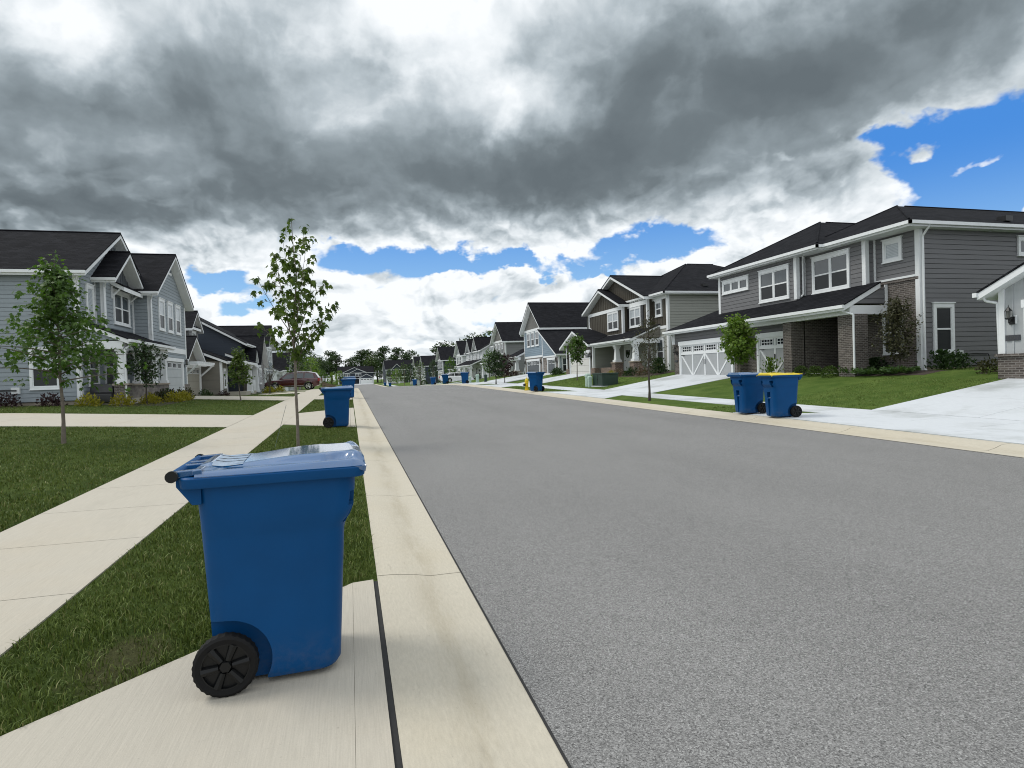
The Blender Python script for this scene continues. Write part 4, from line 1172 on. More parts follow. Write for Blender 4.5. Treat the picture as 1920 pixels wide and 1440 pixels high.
far_house('two_storey_house', 'dark navy house with white trimmed gable set back right of the road end', 1, 0, 0, 0, 13, 12, 'siding_navy', 'siding_navy', 5.2, 2, 'white_door', loc=(26.0, 226, -.55), rz=R(92))
# --- navy house closing the street
h = House('two_storey_house', 'navy gabled house with wide white garage door closing the street', 1, (0, 0, 0), (3.1, 286, -.75), R(90), 'houses farther down the street', far=True)
w, gb = MB(), MB()
h.volume(w, 1, 13, -7.6, 8, -.5, 5.3, sides='fnxb'); h.volume(w, -3.5, 1, -7.6, -1.2, -.5, 2.7, sides='fnx')
h.wall(gb, 'f', 1, [(-4.2, 5.3), (5.6, 5.3), (.7, 7.5)]); h.wall(gb, 'f', .8, [(-4.0, 5.2), (2.6, 5.2), (-.7, 6.7)]); h.wall(gb, 'f', -3.5, [(-7.6, 2.7), (-1.2, 2.7), (-4.4, 4.3)])
h.done(w, 'wall', 'siding_navy'); h.done(gb, 'gable_wall', 'siding_navy')
h.gable(.5, 8, -4.8, 6.2, 5.3, 7.7, 'd'); h.gable(.2, 6, -4.4, 3.0, 5.2, 6.95, 'd'); h.gable(-4, 4, -8, -.8, 2.6, 4.55, 'd'); h.gable(.6, 13.4, -8, 8.4, 5.2, 8.2, 's')
h.garage(-3.5, -7.0, -1.8, -.1, 2.3, 'panel', 'white_door', lights=4)
h.window('f', .8, -2.2, .4, 3.3, 4.9, 2); h.window('f', 1, 2.8, 5.0, 3.4, 4.9, 2); h.window('f', 1, 6.2, 7.2, 3.6, 4.7)
h.band('f', .98, -7.5, 8, 5.05, 5.3); h.band('f', .98, -1, 8, 2.5, 2.75); h.corner(1, 8, -.5, 5.2, False, .25); h.corner(-3.5, -7.6, -.5, 2.7, True, .25); h.corner(-3.5, -1.2, -.5, 2.7, False, .25); h.corner(1, 5.6, 2.6, 5.2, False, .2)
h.shed(-.8, 2.5, 1.02, 3.3, -1, 8.2); h.column(-.5, 7.8, -.4, 2.2); h.column(-.5, 3, -.4, 2.2); h.door('f', 1, 1.2, 2.2, 0, 2.1, 'white_door')
h.finish()

# ================================================================== left side of the street (d = distance left of the viewer)
h = House('two_storey_house', 'light blue grey two storey house with white trimmed gables and stone porch wall', -1, (10.95, 29.4, .9))
w, gd = MB(), MB()
h.rect(w, 'n', 29.4, 10.95, 24, 1.05, 6.45); h.wall(w, 'f', 10.95, [(29.4, 1.05), (37.4, 1.05), (37.4, 6.5), (33.4, 8.75), (29.4, 6.5)]); h.rect(w, 'b', 24, 29.4, 43, 1, 6.4, 'flat')
h.rect(w, 'f', 10.6, 31.3, 35.1, 3.4, 6.45); h.rect(w, 'n', 31.3, 10.6, 10.95, 3.4, 6.5)
h.wall(w, 'f', 9.75, [(34.95, 1.0), (41.55, 1.0), (41.55, 6.4), (38.25, 8.75), (34.95, 6.4)]); h.rect(w, 'n', 34.95, 9.75, 10.95, 1.05, 6.4); h.rect(w, 'x', 41.55, 9.75, 24, 1.0, 6.4)
h.done(w, 'wall', 'siding_bluegrey')
for dd, pp in ((10.56, [(31.4, 6.55), (34.6, 6.55), (33.0, 7.75)]), (10.90, [(32.75, 8.0), (34.05, 8.0), (33.4, 8.66)]), (9.70, [(37.7, 8.0), (38.8, 8.0), (38.25, 8.66)])):
    gd = MB(); h.wall(gd, 'f', dd, pp, 'batten'); h.done(gd, 'gable_panel', 'door_dark')
r = h.gable(10.45, 24.5, 29.0, 37.75, 6.50, 9.0, 'd'); h.end_gutter(r, 29.0, 10.45, 24.5, 6.50)
r = h.gable(9.95, 14, 30.85, 34.95, 6.50, 8.02, 'd', sm=32.95); h.end_gutter(r, 30.85, 9.95, 12, 6.50)
r = h.gable(9.25, 24, 34.5, 41.95, 6.40, 8.95, 'd'); h.end_gutter(r, 34.5, 9.25, 11, 6.40)
h.shed(10.0, 6.28, 10.62, 6.62, 32.0, 34.75, False)
for s in (32.15, 34.55):
    h.beam(10.5, 10.6, s - .05, s + .05, 5.7, 6.3, 'bracket')
    b = MB(); b.tube([h.P(10.55, s, 5.8), h.P(10.3, s, 6.05), h.P(10.12, s, 6.22)], .045, 6); b.build('bracket', 'white_trim', h.root)
r = h.shed(9.15, 3.66, 10.97, 4.45, 29.55, 36.6)
h.corner(10.95, 29.4, 1.05, 6.4); h.corner(10.6, 31.3, 4.2, 6.4); h.corner(9.75, 34.95, 3.6, 6.3); h.corner(9.75, 41.55, 1.0, 6.3, False)
h.band('f', 10.95, 31.18, 31.3, 4.3, 6.4); h.band('n', 34.95, 10.5, 10.6, 4.0, 6.3); h.band('f', 10.6, 34.95, 35.05, 4.2, 6.3)
h.band('f', 9.75, 34.95, 41.5, 3.42, 3.72, .06); h.band('f', 9.75, 37.55, 38.95, 7.86, 8.0); h.band('f', 10.95, 32.65, 34.15, 7.88, 8.0); h.band('f', 10.6, 31.3, 34.7, 6.42, 6.56)
for a in (36.15, 37.75, 39.35): h.window('f', 9.75, a, a + 1.05, 4.55, 6.27, upper='blind')
h.window('f', 10.6, 32.3, 34.4, 4.55, 6.15, 2); h.window('f', 10.95, 30.2, 31.0, 4.6, 6.1, rows=1, upper='blind')
h.window('f', 10.95, 30.15, 31.25, 1.65, 3.2); h.window('f', 10.95, 31.95, 33.1, 1.6, 3.5, upper='screen')
h.window('n', 29.4, 11.65, 12.75, 1.58, 3.3, upper='blind', lower='screen')
h.door('f', 10.95, 33.5, 34.5, 1.2, 3.3, 'door_dark')
h.garage(9.75, 35.3, 40.25, 1.12, 2.92, 'panel', 'door_lightgrey', lights=5, casing=.25, head=.2)
h.beam(9.4, 9.7, 29.65, 36.4, 3.22, 3.56); h.beam(9.7, 10.9, 29.65, 29.85, 3.22, 3.56)
tw = MB(); h.wall(tw, 'n', 29.7, [(9.6, 3.6), (10.95, 3.6), (10.95, 4.25)]); h.done(tw, 'wall', 'siding_bluegrey')
for s in (29.95, 31.9, 33.9, 36.1): h.column(9.55, s, .9, 3.22, 1.72, 'brick_dark', .16, .12, .26) if s < 30 else h.column(9.55, s, 1.68, 3.22, None, 'brick_dark', .13, .11)
h.solid(9.42, 9.72, 30.2, 36.4, .85, 1.62, 'stone_wall', 'stone'); h.solid(9.36, 9.78, 30.2, 36.45, 1.62, 1.70, 'cap_stone', 'foundation')
h.solid(9.4, 10.93, 29.5, 34.9, .7, 1.05, 'porch_floor', 'concrete'); h.solid(10.98, 23.9, 29.43, 41.5, .5, 1.05, 'foundation', 'foundation')
h.lantern('f', 9.75, 40.95, 2.75)
h.solid(9.6, 9.75, 40.55, 41.6, .9, 1.6, 'stone_wall', 'stone'); 
b = MB()
for k in range(10):
    t = k * math.pi / 5; b.tube([h.W('f', 9.75, 40.42 + .09 * math.cos(t), 2.1 + .16 * math.sin(t), .07), h.W('f', 9.75, 40.42 + .09 * math.cos(t + .63), 2.1 + .16 * math.sin(t + .63), .07)], .012, 5)
b.build('wall_hook', 'black_metal', h.root)
h.downspout([(10.7, 28.98, 6.38), (10.9, 29.3, 6.1), (10.98, 29.3, 6.0), (10.98, 29.3, 1.1)]); h.downspout([(10.3, 30.8, 6.38), (10.55, 31.2, 6.1), (10.55, 31.2, 4.3)])
h.downspout([(9.5, 34.45, 6.28), (9.7, 34.85, 6.0), (9.7, 34.85, 4.2)]); h.downspout([(9.2, 30.0, 3.55), (9.22, 30.0, 3.4), (9.35, 29.72, 3.2), (9.35, 29.72, 1.1), (9.1, 29.6, .92)], .045)
mb = MB(); h.pbox(mb, 'n', 29.4, 13.1, 13.4, 1.42, 1.68, .03, .12); mb.build('meter_box', 'pvc', h.root)
b = MB(); b.tube([h.P(13.2, 29.26, 1.55), h.P(13.5, 29.27, 1.56), h.P(14.6, 29.3, 1.55)], .03, 6); b.build('cable', 'black_metal', h.root)
h.finish()

# --- dark navy house with tan lower walls, second on the left
h = House('bungalow', 'navy gabled bungalow with tan lower walls and white garage pergola', -1, (9.5, 46, .75))
w, n_ = MB(), MB()
h.rect(w, 'f', 11, 45.6, 51, .75, 3.4); h.rect(w, 'n', 45.6, 11, 20, .75, 3.4); h.rect(w, 'n', 51, 9.5, 11, .75, 3.3); h.rect(w, 'f', 9.5, 51, 53, .75, 3.3); h.rect(w, 'x', 53, 9.5, 12, .75, 3.3)
h.wall(w, 'f', 11.02, [(45.6, 3.4), (49.8, 3.4), (47.6, 4.75)])
h.rect(w, 'f', 11, 53, 62, .75, 3.6); h.rect(w, 'n', 57.5, 9.0, 11, .75, 3.4); h.rect(w, 'f', 9.0, 57.5, 62.5, .75, 3.4)
h.done(w, 'wall', 'siding_tan')
h.wall(n_, 'n', 56.5, [(8.9, .75), (22, .75), (22, 5.9), (15.5, 8.7), (8.9, 5.0)]); h.wall(n_, 'x', 68, [(8.9, .75), (22, .75), (22, 5.9), (15.5, 8.7), (8.9, 5.0)]); h.rect(n_, 'f', 8.9, 62.5, 68, .75, 5.0); h.rect(n_, 'f', 8.95, 56.5, 62.5, 3.3, 5.0)
h.done(n_, 'navy_wall', 'siding_navy')
rf, fa = MB(), MB()
h.slab(rf, fa, [(8.4, 56.1, 4.95), (8.4, 68.4, 4.95), (15.5, 68.4, 8.95), (15.5, 56.1, 8.95)]); h.slab(rf, fa, [(22.5, 56.1, 5.9), (15.5, 56.1, 8.95), (15.5, 68.4, 8.95), (22.5, 68.4, 5.9)])
r = rf.build('roof', 'shingle', h.root); fa.build('fascia', 'white_trim', r); h.eave_gutter(r, 8.4, 56.1, 68.4, 4.95)
h.gable(10.4, 18, 45.1, 50.2, 3.35, 5.0, 'd', sm=47.6)
rf, fa = MB(), MB(); h.slab(rf, fa, [(9.0, 50.7, 3.3), (9.0, 56.4, 3.3), (13.5, 56.4, 5.2), (13.5, 50.7, 5.2)]); r = rf.build('roof', 'shingle', h.root); fa.build('fascia', 'white_trim', r); h.eave_gutter(r, 9.0, 50.7, 56.4, 3.3)
dm = MB(); h.wall(dm, 'f', 11.6, [(50.4, 3.9), (53.4, 3.9), (53.4, 5.9), (51.9, 7.0), (50.4, 5.9)]); h.rect(dm, 'n', 50.4, 11.6, 15, 3.9, 5.9); h.rect(dm, 'x', 53.4, 11.6, 15, 3.9, 5.9); h.done(dm, 'dormer', 'siding_midgrey')
h.gable(11.2, 15, 50.0, 53.8, 5.85, 7.25, 'd'); h.window('f', 11.6, 51.3, 52.5, 4.5, 5.7, 2)
h.shed(11.3, 5.98, 11.62, 6.15, 50.5, 53.3, False)
h.gable(7.9, 11, 57.2, 59.6, 3.35, 4.6, 'd'); h.gable(7.7, 12, 59.3, 64.8, 3.2, 6.0, 'd')
gb = MB(); h.wall(gb, 'f', 8.3, [(57.5, 3.35), (59.3, 3.35), (58.4, 4.3)]); h.wall(gb, 'f', 8.2, [(59.6, .75), (64.5, .75), (64.5, 3.2), (62.05, 5.6), (59.6, 3.2)]); h.rect(gb, 'n', 59.6, 8.2, 9, .75, 3.2); h.done(gb, 'wall', 'siding_midgrey')
h.beam(8.0, 8.3, 52.8, 59.5, 2.98, 3.28); h.column(8.2, 58.9, .7, 2.98, None, w0=.3, w1=.2); h.column(8.2, 55.6, .7, 2.98, None)
rf, fa = MB(), MB(); h.slab(rf, fa, [(7.8, 53, 3.3), (7.8, 57.4, 3.3), (9.6, 57.4, 4.05), (9.6, 53, 4.05)]); r = rf.build('roof', 'shingle', h.root); fa.build('fascia', 'white_trim', r)
h.corner(9.5, 51, .75, 3.2); h.corner(9.5, 53, .75, 3.2, False); h.corner(11, 45.6, .75, 3.3); h.corner(8.2, 59.6, .75, 3.2)
h.garage(11, 46.3, 50.4, .8, 2.75, 'panel', 'door_tan', lights=4)
pg = MB()
for k in range(9):
    s = 46.0 + k * .58; a, b = h.P(9.9, s, 3.02), h.P(11, s + .07, 3.16); pg.box(min(a[0], b[0]), max(a[0], b[0]), a[1], b[1], a[2], b[2])
for d in (10.0, 10.5): a, b = h.P(d, 45.8, 2.88), h.P(d + .1, 51.0, 3.02); pg.box(min(a[0], b[0]), max(a[0], b[0]), a[1], b[1], a[2], b[2])
for s in (46.1, 50.75):
    k = h.P(11, s, 2.1); m_ = h.P(10.05, s, 2.95); q = h.P(11, s, 2.3)
    pg.tube([k, m_], .07, 6); a, b = h.P(10.9, s - .07, .8), h.P(11.0, s + .07, 3.0); pg.box(min(a[0], b[0]), max(a[0], b[0]), a[1], b[1], a[2], b[2])
pg.build('pergola', 'white_trim', h.root)
h.door('f', 11, 54, 55, .9, 2.9, 'door_dark'); h.window('f', 11, 56, 57, 1.2, 2.8); h.window('f', 8.2, 61, 62.6, 1.4, 2.9, 2); h.window('f', 9.5, 51.5, 52.4, 1.2, 2.7)
h.solid(8.1, 11, 53, 59.5, .4, .85, 'porch_floor', 'concrete'); h.solid(11.03, 19.9, 45.63, 56, .2, .76, 'foundation', 'foundation')
rl = MB(); a, b = h.P(8.12, 57.0, .85), h.P(8.2, 58.4, 1.8); rl.box(min(a[0], b[0]), max(a[0], b[0]), a[1], b[1], a[2], b[2]); rl.build('porch_panel', 'white_trim', h.root)
h.lantern('f', 11, 45.85, 2.3)
h.finish()

far_house('two_storey_house', 'light grey two storey house behind the maroon car', -1, 9.2, 74, .35, 11, 12, 'siding_bluegrey', 'siding_palegrey', 5.3, 1, 'door_lightgrey')
far_house('two_storey_house', 'white gabled house with dark side roof beyond the maroon car', -1, 12, 128, -.5, 12, 12, 'siding_white', 'siding_white', 4.4, 1, 'door_lightgrey', pitch=.9)
far_house('two_storey_house', 'small white house with low dark gable, left of road far behind trees', -1, 13, 156, -.9, 11, 11, 'siding_palegrey', 'siding_navy', 3.2, 1, 'white_door', pitch=.8)
# ------------------------------------------------------------------ wheeled refuse carts (x = towards the front of the cart)
def rrect(x0, x1, hw, r, z, n=7):
    pts = []
    for cx, cy, a0 in ((x1 - r, hw - r, 0), (x0 + r, hw - r, 90), (x0 + r, -hw + r, 180), (x1 - r, -hw + r, 270)):
        for k in range(n):
            t = R(a0 + 90 * k / (n - 1)); pts.append((cx + r * math.cos(t), cy + r * math.sin(t), z))
    return pts
def apply_bool(o, cutters):
    for c in cutters:
        m = o.modifiers.new('cut', 'BOOLEAN'); m.object = c; m.operation = 'DIFFERENCE'; m.solver = 'EXACT'
    bpy.context.view_layer.update()
    me = bpy.data.meshes.new_from_object(o.evaluated_get(bpy.context.evaluated_depsgraph_get()))
    o.modifiers.clear(); me.name = o.name; o.data = me
    for c in cutters: bpy.data.objects.remove(c)
    me.polygons.foreach_set('use_smooth', [True] * len(me.polygons)); me.set_sharp_from_angle(angle=R(32))
def make_cart(label, loc, rz):
    t = thing('refuse_cart', label, 'wheeled bin', loc, 'wheeled bins along the street', rz)
    def lv(z):            # x0, x1, half width, radius at a height
        k = min(1, max(0, (z - .03) / .80)); x0 = .060 - .035 * k; x1 = .655 + .045 * k; hw = .245 + .045 * k
        return x0, x1, hw, .10
    b = MB(); rings = []
    rings.append(rrect(.10, .60, .215, .09, .022)); rings.append(rrect(.07, .64, .236, .10, .032))
    for z in np.linspace(.06, .70, 9): rings.append(rrect(*lv(z), z))
    x0, x1, hw, r = lv(.74)
    rings += [rrect(x0, x1, hw, r, .735), rrect(x0, x1 + .008, hw + .004, r, .765), rrect(x0 - .002, x1 + .032, hw + .014, r, .80), rrect(x0 - .002, x1 + .05, hw + .022, r, .845),
              rrect(x0 - .006, x1 + .056, hw + .028, r, .90), rrect(x0 - .01, x1 + .062, hw + .034, r, 1.02)]
    body = b.build('body', 'cart_blue', t)
    b2 = MB(); b2.loft(rings); me = b2.mesh('body', 'cart_blue', 40) if False else None
    bpy.data.objects.remove(body) if body else None
    body = b2.build('body', 'cart_blue', t)
    cut = []
    for s in (-1, 1):
        c = MB(); y0, y1 = sorted((s * .175, s * .5)); c.cyl((.125, y0, .145), (.125, y1, .145), .205, n=40); o = c.build('c', None); cut.append(o)
        c = MB(); c.box(-.2, .305, y0 + (.001 if s < 0 else -.0), y1, -.05, .19); cut.append(c.build('c', None))
        c = MB(); y0, y1 = sorted((s * .16, s * .28)); c.box(.66, .9, y0, y1, .86, .93); cut.append(c.build('c', None))
        c = MB(); c.box(.66, .9, s * .22 - .035, s * .22 + .035, .77, .93); cut.append(c.build('c', None))
    c = MB(); c.box(.615, .9, -.075, .075, .50, .64); cut.append(c.build('c', None))
    c = MB(); c.box(.635, .9, -.05, .05, -.1, .47); cut.append(c.build('c', None))
    c = MB(); c.box(-.2, .078, -.14, .14, .60, .95); cut.append(c.build('c', None))
    for o in cut: o.parent = t
    apply_bool(body, cut)
    md = body.modifiers.new('bevel', 'BEVEL'); md.width = .006; md.segments = 2; md.limit_method = 'ANGLE'; md.angle_limit = R(40)
    # rim and rear handle brackets
    rm = MB()
    rm.loft([rrect(-.034, .795, .352, .06, 1.012), rrect(-.038, .80, .356, .06, 1.018), rrect(-.042, .806, .360, .06, 1.058), rrect(-.034, .798, .352, .055, 1.066), rrect(-.01, .77, .33, .05, 1.066)])
    for s in (-1, 1):
        y0, y1 = sorted((s * .18, s * .30))
        rm.prism([(-.055, y0, 1.075), (-.055, y0, 1.02), (.01, y0, .93), (.05, y0, .93), (.05, y0, 1.075)], (0, y1 - y0, 0))
    rim = rm.build('rim', 'cart_blue', t, smooth=35, bevel=.006)
    hb = MB(); hb.cyl((-.062, -.335, 1.075), (-.062, .335, 1.075), .021, n=14); han = hb.build('handle', 'cart_blue', t, smooth=40)
    for yy in (-.341, .341): e = MB(); e.cyl((-.062, yy - .011, 1.075), (-.062, yy + .011, 1.075), .027, n=14); e.build('grip_cap', 'axle_black', han, smooth=40)
    # lid: a thin shell with a raised middle, a dip behind and finger pockets in front
    def lid_z(x, y):
        u = (x - .03) / .76; v = abs(y) / .34
        z = 1.084 + .008 * u
        hump = max(0, min(1, (u - .18) / .5)); hump = hump * hump * (3 - 2 * hump)
        side = 1 - max(0, min(1, (v - (.45 + .30 * u)) / .16)); side = side * side * (3 - 2 * side)
        z += (.014 + .024 * hump) * side
        z += .012 * math.exp(-((u - .06) / .05) ** 2) * (1 - max(0, min(1, (v - .75) / .1)))
        pk = max(0, 1 - abs(v - .74) / .12) * max(0, 1 - abs(u - .86) / .10); z -= .030 * min(1, pk * 2)
        lipk = max(0, 1 - abs(v - .72) / .22) * max(0, 1 - abs(u - .97) / .05); z += .012 * min(1, lipk * 2)
        z += .020 * math.exp(-((v - .9) / .05) ** 2) * (0.3 + .7 * u) * .4
        if u > .94: z -= (u - .94) * .35
        if v > .95: z -= (v - .95) * .35
        return z
    L = MB(); nx, ny = 56, 48
    xs = np.linspace(.03, .802, nx); ys = np.linspace(-.352, .352, ny)
    for x in xs:
        for y in ys: L.v.append((x, y, lid_z(x, y)))
    for i in range(nx - 1):
        for j in range(ny - 1): L.f.append((i * ny + j, (i + 1) * ny + j, (i + 1) * ny + j + 1, i * ny + j + 1))
    per = [(i, 0) for i in range(nx)] + [(nx - 1, j) for j in range(1, ny)] + [(i, ny - 1) for i in range(nx - 2, -1, -1)] + [(0, j) for j in range(ny - 2, 0, -1)]
    k0 = len(L.v)
    for i, j in per:
        x, y, _ = L.v[i * ny + j]; L.v.append((x + (.006 if i == nx - 1 else 0), y * 1.012, 1.066))
    for q in range(len(per)):
        a = per[q][0] * ny + per[q][1]; b_ = per[(q + 1) % len(per)][0] * ny + per[(q + 1) % len(per)][1]
        L.f.append((a, b_, k0 + (q + 1) % len(per), k0 + q))
    lid = L.build('lid', 'lid_blue', t, smooth=42)
    hg = MB()
    for y in (-.30, -.06, .06, .30): hg.prism([(-.075, y - .02, 1.06), (-.075, y - .02, 1.094), (.06, y - .02, 1.100), (.06, y - .02, 1.072)], (0, .04, 0))
    hg.prism([(.02, -.33, 1.072), (.02, -.33, 1.096), (.06, -.33, 1.100), (.06, -.33, 1.072)], (0, .66, 0))
    hg.build('hinge', 'lid_blue', lid, bevel=.005)
    sk = MB(); ky = len(sk.v)
    for y0 in (-.205, -.10, .005, .11):
        k = len(sk.v)
        for xx in (.085, .13, .18, .225):
            for yy in (y0, y0 + .04, y0 + .085): sk.v.append((xx, yy, lid_z(xx, yy) + .0025))
        for i in range(3):
            for j in range(2): sk.f.append((k + i*3 + j, k + (i+1)*3 + j, k + (i+1)*3 + j + 1, k + i*3 + j + 1))
    sk.build('sticker', 'sticker', lid)
    mb_ = MB()
    mb_.cyl((.64, -.082, .50), (.64, .082, .50), .013, n=10); mb_.build('lift_bar', 'galvanised', t, smooth=40)
    ax = MB(); ax.cyl((.125, -.30, .145), (.125, .30, .145), .012, n=10); ax.build('axle', 'galvanised', t)
    for s in (-1, 1):
        c = .275 * s
        w = MB(); prof = []
        r0 = .143
        n = 60; k0 = 0
        rings = []
        for rr, yy in ((.108, -.030), (.132, -.034), (r0, -.026), (r0, .026), (.132, .034), (.108, .030), (.108, -.030)):
            ring = []
            for q in range(n):
                tt = 2 * math.pi * q / n
                r_ = rr + (.004 if (q % 2 and rr == r0) else 0)
                ring.append((.125 + r_ * math.cos(tt), c + yy, .147 + r_ * math.sin(tt)))
            rings.append(ring)
        w.loft(rings, cap=False)
        wh = w.build('wheel', 'rubber', t, smooth=25)
        hb_ = MB()
        hb_.cyl((.125, c - .012, .147), (.125, c + .012, .147), .109, n=36)
        for q in range(6):
            tt = R(8 + 60 * q)
            p0 = (.125 + .03 * math.cos(tt), c + s * .020, .147 + .03 * math.sin(tt)); p1 = (.125 + .106 * math.cos(tt), c + s * .014, .147 + .106 * math.sin(tt))
            hb_.tube([p0, p1], [.015, .023], 8)
        hb_.lathe([(.034, c - .020 if s < 0 else c - .02), (.034, c + .020), (.026, c + s * .034 if s > 0 else c + .022)], (.125, 0, .147), 6, axis='y') if s > 0 else hb_.lathe([(.026, c - .034), (.034, c - .020), (.034, c + .020)], (.125, 0, .147), 6, axis='y')
        k = len(hb_.v)
        ring = []
        hb_.loft([[(.125 + r_ * math.cos(2 * math.pi * q / 36), c + yy, .147 + r_ * math.sin(2 * math.pi * q / 36)) for q in range(36)] for r_, yy in ((.112, s * .030), (.104, s * .030), (.104, s * .012), (.112, s * .012), (.112, s * .030))], cap=False)
        hb_.build('rim', 'axle_black', wh, smooth=35)
    return t
GZ = lambda x, y: zt(x, y) + .014
cart = make_cart('blue wheeled bin standing closest to the viewer on the concrete apron', (-.755, 3.425, GZ(-.4, 3.4) - .002), R(2.5))
carts = [((-.72, 17.45), 1, 'blue wheeled bin on the drive apron behind the tall sapling'),
         ((-.44, 35.6), 2, 'blue wheeled bin directly behind the sapling side bin, near the left kerb'),
         ((-.40, 46.5), -2, 'partly hidden blue wheeled bin, farthest of the left kerb row'),
         ((10.9, 14.32), 176, 'blue lidded wheeled bin behind the yellow lidded one'),
         ((10.5, 32.9), 118, 'blue wheeled bin beside the yellow hydrant'),
         ((11.1, 57.5), 172, 'blue wheeled bin nearest of the far kerb row, right of the white car'),
         ((11.2, 70.5), 175, 'blue wheeled bin in front of the white car'),
         ((11.9, 86.5), 180, 'blue wheeled bin left of the white car'),
         ((11.2, 105), 180, 'small far blue wheeled bin beneath dark gabled houses'),
         ((11.0, 168), 180, 'tiny dark wheeled bin, right one of the pair at road end'),
         ((10.8, 188), 180, 'tiny dark wheeled bin, left one of the pair at road end')]
for (x, y), a, lb in carts: dup(cart, (x, y, GZ(x, y)), R(a), lb)
yc = dup(cart, (10.9, 13.02, GZ(10.6, 13.0)), R(172), 'blue wheeled bin with bright yellow lid by the right driveway')
for ch in yc.children:
    if ch.name.startswith('lid'):
        ch.data = ch.data.copy(); ch.data.materials[0] = MATS['lid_yellow']; ch['label'] = 'bright yellow lid'
        for k in ch.children: k.data = k.data.copy(); k.data.materials[0] = MATS['lid_yellow']

# ------------------------------------------------------------------ leaves and trees
rng = np.random.default_rng(11)
MAPLE = [(0, 0), (.16, -.02), (.46, .10), (.30, .26), (.52, .52), (.22, .52), (.14, .66), (0, 1.0), (-.14, .66), (-.22, .52), (-.52, .52), (-.30, .26), (-.46, .10), (-.16, -.02)]
OVAL = [(0, 0), (.22, .25), (.26, .55), (0, 1), (-.26, .55), (-.22, .25)]
def leaves_mesh(name, m, pos, nrm, up, size, shape=MAPLE):
    """one polygon per leaf: pos base points, up = direction the blade points, nrm = blade normal"""
    pos = np.asarray(pos, float); nrm = np.asarray(nrm, float); up = np.asarray(up, float)
    N = len(pos); sh = np.array(shape); K = len(sh)
    up /= np.linalg.norm(up, axis=1)[:, None] + 1e-9
    sd_ = np.cross(up, nrm); sd_ /= np.linalg.norm(sd_, axis=1)[:, None] + 1e-9
    nn = np.cross(sd_, up)
    sz = np.asarray(size, float).reshape(-1, 1, 1) if hasattr(size, '__len__') else size
    cup = -np.abs(sh[:, 0]) * .45 - (sh[:, 1] ** 2) * .25
    V = pos[:, None, :] + sz * (sh[None, :, 0, None] * sd_[:, None, :] + sh[None, :, 1, None] * up[:, None, :] + cup[None, :, None] * nn[:, None, :])
    me = bpy.data.meshes.new(name)
    me.vertices.add(N * K); me.vertices.foreach_set('co', V.reshape(-1))
    me.loops.add(N * K); me.loops.foreach_set('vertex_index', np.arange(N * K, dtype=np.int32))
    me.polygons.add(N); me.polygons.foreach_set('loop_start', np.arange(0, N * K, K, dtype=np.int32)); me.polygons.foreach_set('loop_total', np.full(N, K, dtype=np.int32))
    me.materials.append(MATS[m]); me.update(); me.validate()
    return me
def put_mesh(name, me, parent=None):
    o = bpy.data.objects.new(name, me); COL.objects.link(o); o.parent = parent; return o
def bez(p0, p1, p2, n=8):
    p0, p1, p2 = map(Vector, (p0, p1, p2))
    return [tuple(p0 * (1 - t) ** 2 + p1 * 2 * t * (1 - t) + p2 * t * t) for t in [i / (n - 1) for i in range(n)]]
def rv(s=1.0): return rng.normal(0, s, 3)
def leaf_cluster(P, Nn, U, Z, c, n, spread, size, droop=.6, outward=None):
    for _ in range(n):
        d = rv(); d /= np.linalg.norm(d)
        p = np.array(c) + d * spread * rng.uniform(.2, 1) ** .6
        u = d * .6 + np.array((0, 0, -droop)) + (0 if outward is None else np.array(outward) * .5) + rv(.25)
        nn = np.array((0, 0, 1.0)) + rv(.45) + d * .4
        P.append(p); Nn.append(nn); U.append(u); Z.append(size * rng.uniform(.65, 1.2))
